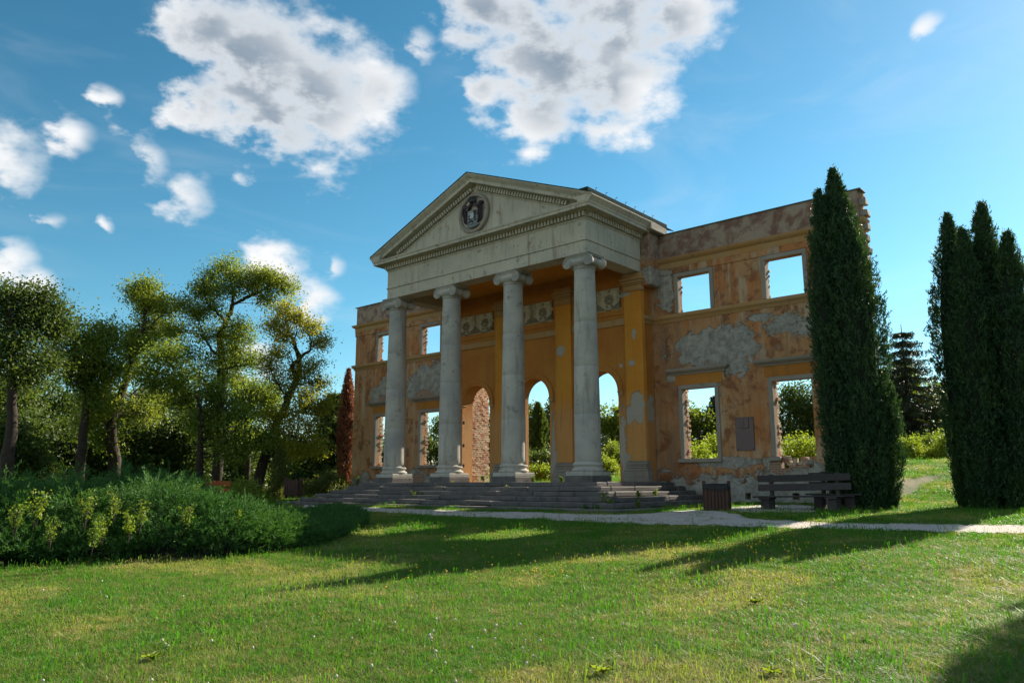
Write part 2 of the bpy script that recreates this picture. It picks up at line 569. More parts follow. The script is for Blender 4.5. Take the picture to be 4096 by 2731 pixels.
def grassmat(name, green, straw, bias=0.0, trans=.45):
    m, w = newmat(name)
    g = w.n('ShaderNodeNewGeometry')
    p = g.outputs['Position']
    rpi = g.outputs['Random Per Island']
    rnd = w.n('ShaderNodeObjectInfo').outputs['Random']
    n = w.noise(w.vmath('MULTIPLY', p, (1, 1, 0)), .42, 4, .6, .3)
    n2 = w.noise(w.vmath('MULTIPLY', p, (1, 1, 0)), 2.2, 3, .6)
    f = w.math('ADD', w.ramp(n, .45, .64, -.22, .62), w.math('ADD', w.math('MULTIPLY', w.math('SUBTRACT', rpi, .5), .75), w.math('MULTIPLY', w.math('SUBTRACT', n2, .5), .5)))
    f = w.math('ADD', f, bias, clamp=True)
    c = w.mix(f, green, straw)
    c = w.mix(w.math('MULTIPLY', rnd, .45), c, tuple(t * .42 for t in green))
    d = w.n('ShaderNodeBsdfPrincipled', {'Base Color': c, 'Roughness': .5, 'Specular IOR Level': .4})
    tcol = w.mix(.6, c, w.mix(1.0, c, (1.7, 1.7, .5), 'MULTIPLY'))
    t = w.n('ShaderNodeBsdfTranslucent', {'Color': tcol})
    mx = w.n('ShaderNodeMixShader', {0: trans, 1: d.outputs[0], 2: t.outputs[0]})
    w.n('ShaderNodeOutputMaterial', {0: mx.outputs[0]})
    return m


def groundmat():
    m, w = newmat('ground_mat')
    p = pos(w)
    n = w.noise(p, .42, 5, .6, .3)
    n2 = w.noise(p, 5, 6, .7)
    nf = w.noise(p, 45, 4, .7)
    c = w.mix(w.ramp(n, .4, .66), (.045, .075, .016), (.16, .14, .055))
    c = w.mix(w.ramp(n2, .45, .7), c, (.085, .085, .03))
    c = w.mix(w.ramp(nf, .4, .7), c, (.05, .045, .02))
    finish(w, c, .95, nf, .8, .03)
    return m


def gravelmat():
    m, w = newmat('gravel_mat')
    p = pos(w)
    v = w.n('ShaderNodeTexVoronoi', {'Vector': p, 'Scale': 34.0})
    n = w.noise(p, 1.1, 5, .6)
    nf = w.noise(p, 9, 5, .7)
    c = w.mix(v.outputs['Color'], (.30, .275, .25), (.52, .475, .43))
    c = w.mix(w.ramp(n, .52, .72, 0, .55), c, (.20, .16, .11))
    c = w.mix(w.ramp(nf, .6, .74, 0, .5), c, (.12, .10, .06))
    finish(w, c, .95, v.outputs['Distance'], .6, .02)
    return m


M = dict(
    stucco=stucco('wing_stucco', False), ochre=stucco('ochre_stucco', True), ochre_wall=stucco('ochre_wall_stucco', True, True),
    stone=stone('pale_stone', (.51, .465, .36), (.40, .375, .305), (.25, .19, .125), .9, .75),
    column=stone('column_stone', (.47, .44, .37), (.31, .305, .285), (.23, .195, .15), .25, .8),
    trim=stone('window_trim', (.26, .225, .185), (.32, .285, .235), (.17, .13, .095), .1, .5),
    ochre_trim=stone('ochre_trim', (.42, .225, .075), (.40, .26, .125), (.25, .16, .09), .1, .6),
    step=stone('step_stone', (.095, .088, .084), (.16, .142, .132), (.055, .046, .038), .5, .5, 2.0, .8),
    relief=reliefmat(),
    brick=brickmat(), mortar=plain('mortar', (.42, .36, .28), .95, nsc=6),
    roof=plain('roof_sheet', (.03, .052, .05), .9, .0, 3, spec=.03), iron=plain('rusty_iron', (.06, .035, .025), .8, .2),
    coping=plain('coping_sheet', (.13, .17, .16), .55, .3, 4),
    mantle=plain('mantle_paint', (.062, .042, .052), .75, nsc=9), crest=plain('crest_paint', (.22, .25, .25), .8, nsc=8),
    crest_dark=plain('crest_dark', (.085, .095, .105), .8, nsc=8), crest_white=plain('crest_white', (.46, .52, .52), .8, nsc=8),
    plaque=plain('plaque_marble', (.145, .082, .08), .45, nsc=26, var=.35, spec=.5), plaque_text=plain('plaque_text', (.21, .15, .145), .6, nsc=30),
    benchwood=wood('bench_wood', (.040, .034, .034), (.07, .058, .056)), binwood=wood('bin_wood', (.10, .05, .034), (.055, .033, .027)),
    orangewood=wood('orange_wood', (.38, .10, .03), (.30, .075, .02)), bag=plain('bin_bag', (.012, .013, .015), .35, nsc=14, spec=.25, bstr=1.0),
    bark=plain('bark', (.05, .038, .028), .95, nsc=5, var=.6, bstr=1.0), bark_ivy=plain('bark_grey', (.16, .15, .12), .95, nsc=4, var=.6, bstr=1.0),
    ground=groundmat(), gravel=gravelmat(),
    leaf_olive=leafmat('leaf_olive', (.095, .165, .024), (.215, .27, .04), .54, .3),
    leaf_yellow=leafmat('leaf_yellow', (.15, .19, .025), (.31, .31, .035), .54, .3),
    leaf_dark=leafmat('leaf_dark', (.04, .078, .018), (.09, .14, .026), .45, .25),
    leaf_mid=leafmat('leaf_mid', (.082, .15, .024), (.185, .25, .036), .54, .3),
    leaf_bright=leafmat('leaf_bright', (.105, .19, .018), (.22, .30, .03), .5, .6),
    leaf_ivy=leafmat('leaf_ivy', (.07, .105, .02), (.16, .18, .04), .35, .8),
    needle=leafmat('needle', (.012, .026, .014), (.03, .05, .02), .2, .5),
    thuja=leafmat('thuja_leaf', (.014, .055, .025), (.05, .105, .03), .25, 1.1),
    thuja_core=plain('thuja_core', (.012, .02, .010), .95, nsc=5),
    deadthuja=leafmat('dead_thuja', (.17, .06, .04), (.27, .115, .07), .3, .7),
    juniper=leafmat('juniper_leaf', (.024, .092, .022), (.062, .155, .03), .3, .5, rough=.75),
    weed=leafmat('weed_leaf', (.07, .15, .02), (.17, .23, .03), .45, 2),
    flower=plain('yellow_flower', (.75, .50, .02), .6, nsc=3, var=.2), white=plain('white_flower', (.55, .50, .42), .7, nsc=3, var=.2),
    grass=grassmat('grass_blade', (.068, .215, .010), (.34, .33, .085)),
    straw=grassmat('straw_blade', (.20, .20, .05), (.50, .41, .22), .3),
)


# ------------------------------------------------------------------ ground, path
def build_ground():
    xs = np.unique(np.concatenate([np.linspace(-900, -60, 22), np.arange(-60, 60.1, .75), np.linspace(60, 900, 22)]))
    ys = np.unique(np.concatenate([np.linspace(-300, -40, 12), np.arange(-40, 0.5, .6), np.arange(.5, 1.9, .2), np.arange(2, 60, 1.2), np.linspace(60, 1200, 26)]))
    X, Y = np.meshgrid(xs, ys)
    Z = Hh(X, Y)
    V = np.stack([X, Y, Z], -1).reshape(-1, 3)
    nx, ny = len(xs), len(ys)
    i = np.arange(nx - 1)[None] + nx * np.arange(ny - 1)[:, None]
    F = np.stack([i, i + 1, i + nx + 1, i + nx], -1).reshape(-1, 4)
    o = mesh_np('ground', V, F, M['ground'], smooth=True)
    tag(o, 'grassy ground of the park around the ruined facade', kind='structure')


build_ground()
# edges of the gravel path (photograph points that lie on the ground)
PATH_UP = [(700, 1160), (775, 1163), (900, 1168), (1000, 1171), (1150, 1176), (1300, 1180), (1420, 1182), (1500, 1180), (1580, 1172), (1660, 1174), (1720, 1192), (1800, 1197), (1900, 1200), (2100, 1205), (2352, 1207), (2600, 1210)]
PATH_LO = [(690, 1172), (800, 1174), (900, 1179), (1000, 1184), (1150, 1190), (1300, 1197), (1420, 1202), (1500, 1205), (1580, 1207), (1660, 1209), (1720, 1211), (1800, 1213), (1900, 1216), (2100, 1221), (2352, 1228), (2600, 1234)]


def strip(name, up, lo, mat, lab, n=260, rows=7, jit=.09, lift=.02):
    U = np.array([ground(*p)[:2] for p in up])
    L = np.array([ground(*p)[:2] for p in lo])

    def res(P):
        d = np.r_[0, np.cumsum(np.hypot(*np.diff(P, axis=0).T))]
        t = np.linspace(0, d[-1], n)
        return np.stack([np.interp(t, d, P[:, 0]), np.interp(t, d, P[:, 1])], 1)
    U, L = res(U), res(L)
    a = rng.normal(0, jit, n)
    b = rng.normal(0, jit, n)
    c = np.convolve(rng.normal(0, jit * 2.2, n), np.ones(6) / 6, 'same')
    dirv = (U - L) / np.linalg.norm(U - L, axis=1)[:, None]
    U = U + dirv * (a + c)[:, None]
    L = L + dirv * (b - c[::-1])[:, None]
    t = np.linspace(0, 1, rows)[:, None, None]
    P = L[None] * (1 - t) + U[None] * t
    Z = Hh(P[..., 0], P[..., 1]) + lift
    V = np.concatenate([P, Z[..., None]], -1).reshape(-1, 3)
    i = np.arange(n - 1)[None] + n * np.arange(rows - 1)[:, None]
    F = np.stack([i, i + 1, i + n + 1, i + n], -1).reshape(-1, 4)
    o = mesh_np(name, V, F, mat, smooth=True)
    tag(o, lab, kind='structure')
    return np.concatenate([L, U[::-1]])


PATH_POLY = strip('gravel_path', PATH_UP, PATH_LO, M['gravel'], 'pale gravel path crossing the lawn in front of the steps')
APRON_POLY = strip('gravel_apron', [(1672, 1166), (1760, 1160), (1830, 1160), (1870, 1164)], [(1700, 1178), (1760, 1180), (1830, 1180), (1875, 1176)], M['gravel'], 'small gravel patch under the benches by the wall', n=60, rows=5, jit=.06, lift=.024)


def inpoly(P, poly):
    x, y = P[:, 0], P[:, 1]
    r = np.zeros(len(P), bool)
    j = len(poly) - 1
    for i in range(len(poly)):
        xi, yi = poly[i]
        xj, yj = poly[j]
        c = ((yi > y) != (yj > y)) & (x < (xj - xi) * (y - yi) / (yj - yi + 1e-12) + xi)
        r ^= c
        j = i
    return r


# ------------------------------------------------------------------ the palace facade
FAC = tag(empty('palace_facade'), 'ruined ochre palace facade with four-column stone portico and pediment', 'building')


def wall(name, x0, x1, z0, z1, y0, y1, rects, arches, mat):
    """upright wall slab with rectangular (xa, xb, za, zb) and arched (cx, r, zbot, zspring) openings"""
    xs, zs = {x0, x1}, {z0, z1}
    for a in rects:
        xs |= {a[0], a[1]}
        zs |= {a[2], a[3]}
    top = {}
    for cx, r, zb, zsp in arches:
        for k in range(29): xs.add(round(cx - r * math.cos(math.pi * k / 28), 5))
        zs |= {zb, zsp, round(zsp + r + .02, 5)}
    xs, zs = sorted(xs), sorted(zs)
    mb = MB()
    V, F = [], []
    ins = lambda x, z: (any(a[0] < x < a[1] and a[2] < z < a[3] for a in rects) or any(abs(x - c) < r and zb < z < zsp for c, r, zb, zsp in arches))
    sol = lambda i, j: 0 <= i < len(xs) - 1 and 0 <= j < len(zs) - 1 and not ins((xs[i] + xs[i + 1]) / 2, (zs[j] + zs[j + 1]) / 2)

    def q(*p):
        b = len(V)
        V.extend(p)
        F.append((b, b + 1, b + 2, b + 3))
    for i in range(len(xs) - 1):
        for j in range(len(zs) - 1):
            if not sol(i, j): continue
            xa, xb, za, zb_ = xs[i], xs[i + 1], zs[j], zs[j + 1]
            la = lb = za
            arch = None
            for c, r, zb, zsp in arches:
                if abs((xa + xb) / 2 - c) < r and abs(za - zsp) < 1e-6:
                    la = zsp + math.sqrt(max(0, r * r - (xa - c) ** 2))
                    lb = zsp + math.sqrt(max(0, r * r - (xb - c) ** 2))
                    arch = 1
            q((xa, y0, la), (xb, y0, lb), (xb, y0, zb_), (xa, y0, zb_))
            q((xb, y1, lb), (xa, y1, la), (xa, y1, zb_), (xb, y1, zb_))
            if arch or not sol(i, j - 1): q((xa, y1, la), (xb, y1, lb), (xb, y0, lb), (xa, y0, la))
            if not sol(i, j + 1): q((xa, y0, zb_), (xb, y0, zb_), (xb, y1, zb_), (xa, y1, zb_))
            if not sol(i - 1, j): q((xa, y1, za), (xa, y0, za), (xa, y0, zb_), (xa, y1, zb_))
            if not sol(i + 1, j): q((xb, y0, za), (xb, y1, za), (xb, y1, zb_), (xb, y0, zb_))
    mb.add(V, F)
    return mb.build(name, mat, FAC)


WY = 0.87
ARC = [(-3.77, .95, 0.0, 3.85), (0.0, .95, 0.0, 3.85), (3.77, .95, 0.0, 3.85)]
UW = [(7.33, 8.80, 7.06, 8.62), (11.20, 12.68, 7.06, 8.62)]
LW = [(7.33, 8.80, .93, 3.79), (11.20, 12.68, .93, 3.79)]
PANX = (-3.77, 0.0, 3.77)
PAN = [(c - 1.24, c + 1.24, 7.44, 8.42) for c in PANX]
wall('central_wall', -6.02, 6.02, -.6, 10.4, 0.0, .75, [], ARC, M['ochre_wall'])
# recessed panels are set on the wall; the wings stand back
BROKEN = (11.34, 12.56, .50, .93)
for sgn in (1, -1):
    mir = lambda a: a if sgn > 0 else (-a[1], -a[0], a[2], a[3])
    rects = [mir(a) for a in UW + LW]
    if sgn > 0: rects += [BROKEN, (9.84, 10.07, -.67, -.43), (11.69, 11.95, -.66, -.42)]
    xa, xb = (6.025, 14.85) if sgn > 0 else (-14.85, -6.025)
    wall('wing_wall', xa, xb, -1.6, 10.62, WY, WY + .30, rects, [], M['stucco'])

# vents behind: dark cellar wall
MB().box(9.7, 12.1, WY + .34, WY + .4, -.9, -.2).build('cellar_wall', M['mortar'], FAC)


def bricks(name, boxes, mat, parent):
    mb = MB()
    for b in boxes: mb.box(*b, j=.006)
    return tag(mb.build(name, mat, parent), kind='stuff')


def lining():
    """rough brick behind the stucco: ragged courses round every opening and at the torn wall ends"""
    for sgn in (1, -1):
        for (a, b, z0, z1) in UW + LW:
            if sgn < 0: a, b = -b, -a
            out = []
            for side in (0, 1):
                z = z0 - .02
                k = 0
                while z < z1:
                    j = random.uniform(-.05, .03) + (.03 if k % 2 else -.02)
                    d1 = WY + (.56 if z1 < 5 else .36) + random.uniform(-.07, .05)
                    xa, xb = (a - .35, a + j - .01) if side == 0 else (b - j + .01, b + .35)
                    out.append((xa, xb, WY + .303, d1, z + .006, min(z + .098, z1 + .05)))
                    z += .104
                    k += 1
            bricks('brick_lining', out, M['brick'], FAC)
        # torn ends
        out = []
        z, k = -1.2, 0
        while z < 10.55:
            x = 14.86
            dx = random.uniform(.0, .07) + (.07 if (k // 3) % 2 else 0)
            ya, yb = WY + .10 + random.uniform(0, .05), WY + .55 + random.uniform(-.06, .06)
            out.append((min(sgn * (x - .4), sgn * (x + dx)), max(sgn * (x - .4), sgn * (x + dx)), ya if sgn < 0 else WY + .303, yb, z, z + .098))
            z += .104
            k += 1
        bricks('torn_brick_edge', out, M['brick'], FAC)
    # big toothing stones at the right end
    for z, d in ((10.2, .22), (9.75, .27), (9.25, .24), (8.8, .2), (8.3, .22)):
        MB().block(14.8, 14.86 + d, WY + .12, WY + .5, z - .14, z + .12, .03, .02).build('toothing_stone', M['trim'], FAC)
    # brick cross walls behind the vestibule
    for sgn in (1, -1):
        out = []
        z, k = -.05, 0
        while z < 6.3:
            y = .76
            e = 2.35 + random.uniform(-.12, .08)
            off = .13 if k % 2 else 0
            while y < e:
                y2 = min(y + (.26 - off if y < .8 else .26), e)
                jx = random.uniform(-.012, .012)
                out.append((min(sgn * (4.98 + jx), sgn * 5.4), max(sgn * (4.98 + jx), sgn * 5.4), y, y2 - .012, z, z + .086))
                y = y2
            z += .098
            k += 1
        bricks('brick_cross_wall', out, M['brick'], FAC)


lining()
# broken window sill: loose bricks
for (x, z, wd, hg, a) in ((11.42, .86, .26, .09, .1), (11.47, .77, .22, .09, -.2), (11.50, .68, .24, .09, .05), (11.62, .60, .26, .09, 0), (11.72, .50, .25, .09, .1), (11.78, .595, .2, .1, -.1), (11.84, .69, .15, .16, .1), (11.98, .50, .26, .09, 0),
                          (12.04, .60, .25, .1, .2), (12.1, .70, .2, .11, -.1), (12.12, .80, .22, .1, 0), (12.24, .51, .26, .09, 0), (12.27, .61, .22, .1, .1), (12.36, .71, .24, .1, 0), (12.44, .60, .24, .1, .05), (12.5, .52, .2, .09, 0), (12.52, .80, .2, .09, .1), (12.5, .70, .16, .09, 0)):
    o = MB().block(-wd / 2, wd / 2, -.065, .065 + .16, 0, hg, .012, .008).build('brick', M['brick'], FAC, loc=(x, WY + .2 + random.uniform(-.05, .05), z))
    o.rotation_euler = (0, a * .3, random.uniform(-.35, .35))
MB().block(12.27, 12.55, WY + .02, WY + .3, .56, .82, .05, .03).build('plaster_fragment', M['trim'], FAC)


# window surrounds
def surround(a, b, z0, z1, upper, broken=False):
    e = empty('window', ((a + b) / 2, WY, z0), parent=FAC)
    L = lambda mb, nm, m: mb.build(nm, m, e)
    cx = (a + b) / 2
    a2, b2 = a - cx, b - cx
    h = z1 - z0
    wdt = .17
    for (x0, x1, za, zb) in ((a2 - wdt, a2, 0, h), (b2, b2 + wdt, 0, h), (a2 - wdt, b2 + wdt, h + .001, h + wdt)):
        if broken and x0 == b2: continue
        mb = MB().block(x0, x1, -.06, .04, za, zb, .012)
        i = .06
        if za == 0:
            xi0, xi1 = (x0 + i * 1.6, x1 + .002) if x1 == a2 else (x0 - .002, x1 - i * 1.6)
            mb.block(xi0, xi1, -.02, .16, za + .002, zb - .002, .008)
        L(mb, 'frame', M['trim'])
    if not upper:
        s0, s1 = (a2 - .28, b2 + .18) if not broken else (a2 - .28, a2 + .16)
        L(MB().block(s0, s1, -.13, .3, -.16, -.004, .02), 'sill', M['trim'])
        hd = MB()
        hd.sweep([(0, 4.40 - z0), (.06, 4.40 - z0), (.09, 4.46 - z0), (.17, 4.50 - z0), (.24, 4.56 - z0), (.26, 4.645 - z0), (0, 4.69 - z0)], [(a2 - .40, .6), (a2 - .40, .002), (b2 + .42, .002), (b2 + .42, .6)])
        L(hd, 'hood', M['trim'])
        L(MB().box(a2 - .30, b2 + .34, -.02, .1, h + wdt + .004, 4.395 - z0), 'lintel_panel', M['ochre_wall'])
    return e


for sgn in (1, -1):
    for k, (a, b, z0, z1) in enumerate(UW + LW):
        if sgn < 0: a, b = -b, -a
        surround(a, b, z0, z1, k < 2, sgn > 0 and k == 3)

# string courses, cornices and copings of the wings (each follows the short return to the centre)
for sgn in (1, -1):
    pth = [(6.03, -.002), (6.03, WY - .002), (14.86, WY - .002), (14.86, WY + .5)] if sgn > 0 else [(-14.86, WY + .5), (-14.86, WY - .002), (-6.03, WY - .002), (-6.03, -.002)]
    autosmooth(MB().sweep([(0, 6.70), (.03, 6.70), (.05, 6.78), (.10, 6.84), (.15, 6.88), (.17, 6.99), (.16, 7.02), (0, 7.05)], pth).build('string_course', M['ochre_trim'], FAC))
    autosmooth(MB().sweep([(0, 9.08), (.04, 9.08), (.06, 9.16), (.05, 9.30), (.14, 9.36), (.20, 9.42), (.22, 9.50), (0, 9.56)], pth).build('wing_cornice', M['ochre_trim'], FAC))
    autosmooth(MB().sweep([(0, 8.80), (.035, 8.81), (.045, 9.075), (0, 9.076)], pth).build('frieze_band', M['stucco'], FAC))
    x0, x1 = (6.0, 15.0) if sgn > 0 else (-15.0, -6.0)
    MB().block(x0, x1, WY - .05, WY + .60, 10.625, 10.67, .01).build('coping', M['coping'], FAC)
    # short return wall between centre and wing
    MB().box(*((5.6, 6.022) if sgn > 0 else (-6.022, -5.6)), .752, WY + .3, -.6, 10.5).build('return_wall', M['stucco'], FAC)

# archivolts with imposts
for cx, r, zb, zsp in ARC:
    V, F = [], []
    prof = [(r + .0, .02), (r, -.05), (r + .10, -.05), (r + .115, -.075), (r + .24, -.075), (r + .27, -.04), (r + .27, .02)]
    n = 41
    for k in range(n):
        w_ = math.pi * k / (n - 1)
        for rr, yy in prof: V.append((cx - rr * math.cos(w_), yy, zsp + rr * math.sin(w_)))
    m_ = len(prof)
    for k in range(n - 1):
        for i in range(m_ - 1): F.append((k * m_ + i, k * m_ + i + 1, (k + 1) * m_ + i + 1, (k + 1) * m_ + i))
    ar = autosmooth(MB().add(V, F).build('archivolt', M['ochre_wall'], FAC))
    for s in (-1, 1):
        a, b = (cx - r - .28, cx - r + .015) if s < 0 else (cx + r - .015, cx + r + .28)
        mb = MB().block(a, b, -.09, .30, zsp - .05, zsp - .003, .01).block(a + .02, b - .02, -.07, .28, zsp - .17, zsp - .052, .02).block(a + .03, b - .03, -.05, .27, zsp - .22, zsp - .172, .01)
        mb.build('impost', M['ochre_trim'], ar)
        for z in (2.9, 1.75, .75):
            MB().block(cx + s * (r - .05) - .04, cx + s * (r - .05) + .04, .02, .10, z, z + .16, .01).build('hinge_pin', M['iron'], FAC)

# pilasters
for cx in (-5.66, -1.885, 1.885, 5.66):
    e = empty('pilaster', (cx, 0, 0), parent=FAC)
    hw = .445
    MB().block(-hw, hw, -.15, .1, .86, 8.08, .012).build('shaft', M['ochre'], e)
    mb = MB()
    for z0, z1, o in ((.44, .55, .13), (.555, .63, .085), (.635, .70, .06), (.705, .80, .075), (.805, .858, .03)): mb.block(-hw - o, hw + o, -.15 - o, .1, z0, z1, .02)
    mb.build('base', M['trim'], e)
    MB().block(-hw - .16, hw + .16, -.30, .1, .20, .437, .015).build('plinth', M['trim'], e)
    MB().block(-hw - .18, hw + .18, -.32, .1, -.12, .197, .015).build('plinth', M['trim'], e)
    mb = MB()
    for z0, z1, o in ((8.085, 8.14, .035), (8.145, 8.36, .012), (8.365, 8.44, .05), (8.445, 8.56, .09), (8.565, 8.70, .13), (8.705, 8.895, .05)): mb.block(-hw - o, hw + o, -.15 - o, .1, z0, z1, .02)
    mb.build('capital', M['ochre_trim'], e)

# ledges and relief panels between the pilasters
for i, c in enumerate(PANX):
    MB().block(c - 1.42, c + 1.42, -.085, .05, 6.70, 6.99, .02).build('ledge', M['ochre_trim'], FAC)
    fr = MB()
    for (x0, x1, za, zb) in ((c - 1.41, c - 1.25, 7.2, 8.72), (c + 1.25, c + 1.41, 7.2, 8.72), (c - 1.25, c + 1.25, 8.44, 8.72), (c - 1.25, c + 1.25, 7.2, 7.43)): fr.box(x0, x1, -.05, .02, za, zb)
    fr.build('panel_border', M['ochre_wall'], FAC)
    # relief: palmettes, plants and garlands as a modelled surface
    nu, nw = 190, 76
    U, Wv = np.meshgrid(np.linspace(-1.24, 1.24, nu), np.linspace(0, .98, nw))
    h = np.zeros_like(U)
    for pc in (-.66, .66):
        du, dw = U - pc, Wv - .36
        r = np.hypot(du, dw)
        th = np.arctan2(du, dw)
        env = sstep(.40 * (.62 + .38 * np.cos(th)), .30 * (.62 + .38 * np.cos(th)), r) * (np.abs(th) < 2.5)
        h = np.maximum(h, env * (.018 + .055 * np.abs(np.cos(th * 5.5)) * sstep(.05, .2, r)))
        h = np.maximum(h, .06 * sstep(.13, .07, np.hypot(du, (dw + .02) * 1.3)))
        for s in (-1, 1):
            q = np.hypot(du - s * .13, Wv - .19)
            h = np.maximum(h, .055 * sstep(.085, .06, q) * (.45 + .55 * (np.cos(q * 90) > 0)))
        h = np.maximum(h, .05 * sstep(.075, .04, np.hypot(du, Wv - .87)))
    for pc in (-1.24, 0, 1.24):
        du = U - pc
        stem = np.abs(du - .03 * np.sin(Wv * 14))
        h = np.maximum(h, .05 * sstep(.035, .015, stem) * (Wv > .3))
        for kk, zc in enumerate((.42, .55, .68, .8, .9)):
            for s in (-1, 1):
                q = np.hypot((du - s * (.12 + .04 * (kk % 2))) / 1.1, Wv - zc)
                h = np.maximum(h, .05 * sstep(.085, .05, q) * (.5 + .5 * np.cos(q * 85)))
        env = .40 - 1.15 * np.abs(du) ** 1.4
        hill = (Wv < env) & (Wv > .03)
        h = np.maximum(h, hill * (.05 + .03 * np.sin(np.hypot(du, Wv) * 75 + np.sign(du) * np.arctan2(Wv, np.abs(du) + .01) * 6)) * sstep(0, .05, env - Wv))
    gar = .12 + .10 * np.cos(U * math.pi / .62)
    h = np.maximum(h, .055 * sstep(.05, .02, np.abs(Wv - gar)) * (.6 + .4 * np.sin(U * 70)))
    h += np.random.default_rng(i).normal(0, .004, h.shape)
    edge = np.random.default_rng(40 + i).normal(0, .012, (nw, nu))
    V = np.stack([U + c + (np.abs(U) > 1.235) * edge, -.035 - h * 1.7, Wv + 7.44 + ((Wv < .01) | (Wv > .97)) * edge], -1).reshape(-1, 3)
    q = np.arange(nu - 1)[None] + nu * np.arange(nw - 1)[:, None]
    F = np.stack([q, q + 1, q + nu + 1, q + nu], -1).reshape(-1, 4)
    rp = mesh_np('relief_panel', V, F, M['relief'], FAC, True)
    rp.data.attributes.new('orn', 'FLOAT', 'POINT').data.foreach_set('value', np.ascontiguousarray(h, np.float32).ravel())

# ------------------------------------------------------------------ columns
DCOL, SP = 3.624, 3.7705
HC = 8.9


def shaft_r(z):
    t = (z - .76) / (8.42 - .76)
    return .512 - .104 * t ** 1.55


def drum_mesh(z0, z1, i):
    prof = [(shaft_r(z0) - .003, z0 + .001), (shaft_r(z0), z0 + .006)]
    n = 6
    for k in range(1, n): prof.append((shaft_r(z0 + (z1 - z0) * k / n), z0 + (z1 - z0) * k / n))
    prof += [(shaft_r(z1), z1 - .006), (shaft_r(z1) - .003, z1 - .001)]
    return prof


def capital():
    mb = MB()
    rt = shaft_r(8.3)
    mb.lathe([(rt, 8.28), (rt + .03, 8.30), (rt + .03, 8.34), (rt + .005, 8.36), (rt + .03, 8.40), (rt + .10, 8.47), (rt + .15, 8.55), (rt + .13, 8.60)], 48)
    for k in range(28):                                    # egg and dart
        w_ = 2 * math.pi * k / 28
        c, s = math.cos(w_), math.sin(w_)
        rr = rt + .115
        mb.block(rr * c - .02, rr * c + .02, rr * s - .02, rr * s + .02, 8.43, 8.55, .012)
    vx, vz, vr = .50, 8.555, .215
    for s in (-1, 1):                                      # bolsters along y
        prof = [(vr * .98, -.46), (vr, -.44), (vr * .9, -.38), (vr * .62, -.22), (vr * .55, -.10), (vr * .68, -.06), (vr * .68, .06), (vr * .55, .10), (vr * .62, .22), (vr * .9, .38), (vr, .44), (vr * .98, .46)]
        mb.lathe([(r, y) for r, y in prof], 28, (s * vx, 0, vz), 'y')
        for fy in (-1, 1):                                 # raised spiral on each face
            pts, rad = [], []
            n = 64
            for k in range(n):
                t = k / (n - 1)
                ang = math.pi / 2 - s * (t * 2.6 * 2 * math.pi)
                r = vr * .93 * (1 - t) ** .85 + .022
                pts.append((s * vx + r * math.cos(ang), fy * .468, vz + r * math.sin(ang)))
                rad.append(.026 * (1 - .6 * t))
            mb.tube(pts, rad, 6)
            mb.lathe([(.045, -.02), (.04, .02), (.015, .03)] if fy > 0 else [(.015, -.03), (.04, -.02), (.045, .02)], 12, (s * vx, fy * .47, vz), 'y')
    for fy in (-1, 1):                                     # channel between the volutes, sagging a little
        V, F = [], []
        for k in range(13):
            x = -vx + 2 * vx * k / 12
            sag = .03 * (1 - (x / vx) ** 2)
            for yy, z in ((.43, 8.60 - sag), (.475, 8.60 - sag), (.475, 8.635 - sag), (.455, 8.65 - sag), (.455, 8.72), (.475, 8.735), (.475, 8.775), (.43, 8.775)): V.append((x, fy * yy, z))
        for k in range(12):
            for i in range(7):
                F.append((k * 8 + i, k * 8 + i + 1, k * 8 + 8 + i + 1, k * 8 + 8 + i))
        mb.add(V, F)
        for k in range(9):                                 # leaves in the channel
            x = -.28 + .56 * k / 8
            mb.block(x - .018, x + .018, fy * .47 - .02, fy * .47 + .02, 8.47, 8.61, .012)
    mb.block(-vx, vx, -.45, .45, 8.60, 8.77, .02)
    mb.block(-.57, .57, -.52, .52, 8.776, 8.83, .02).block(-.60, .60, -.55, .55, 8.832, 8.897, .012)
    return mb


proto = None
cuts = [.76, 2.55, 4.4, 6.15, 8.30]
me_d = []
for ci in range(4):
    c = empty('column', ((ci - 1.5) * SP, -DCOL, 0), parent=FAC)
    if ci == 0:
        parts = []
        hb = .617
        parts.append(MB().block(-hb - .02, hb + .02, -hb - .02, hb + .02, -.02, .215, .02, .004).build('plinth', M['step'], c))
        parts.append(MB().block(-hb, hb, -hb, hb, .219, .385, .02).build('plinth', M['column'], c))
        b = [(.60, .388), (.625, .42), (.63, .45), (.615, .49), (.585, .51), (.56, .515), (.548, .55), (.55, .59), (.565, .605), (.585, .62), (.59, .66), (.575, .695), (.545, .705), (.535, .73), (.515, .756)]
        parts.append(autosmooth(MB().lathe(b, 56).build('base', M['column'], c), 50))
        for a, z in zip(cuts[:-1], cuts[1:]): parts.append(autosmooth(MB().lathe(drum_mesh(a, z, 0), 56).build('drum', M['column'], c), 50))
        parts.append(autosmooth(capital().build('capital', M['column'], c), 42))
        proto = parts
    else:
        for p in proto:
            q = p.copy()
            link(q, c)
            if p.name.startswith('drum'): q.rotation_euler.z = ci * 1.3

# ------------------------------------------------------------------ entablature
WE, DE = 6.047, 4.02


def course(name, z0, z1, proj, mat, lens, bev=.006):
    """blocks along left side, front and right side of the portico"""
    th = .75
    X, Yf = WE + proj, -DE - proj
    edges = [-X]
    for L in lens:
        if edges[-1] + L < X - .6: edges.append(edges[-1] + L)
    edges.append(X)
    for a, b in zip(edges[:-1], edges[1:]):
        MB().block(a + .002, b - .002, Yf, Yf + th, z0 + .001, z1 - .001, bev).build(name, mat, FAC)
    for s in (-1, 1):
        ys = [Yf + th + .002, -1.6, -.003]
        for a, b in zip(ys[:-1], ys[1:]):
            xa, xb = (X - th, X) if s > 0 else (-X, -X + th)
            MB().block(xa, xb, a + .002, b - .002, z0 + .001, z1 - .001, bev).build(name, mat, FAC)


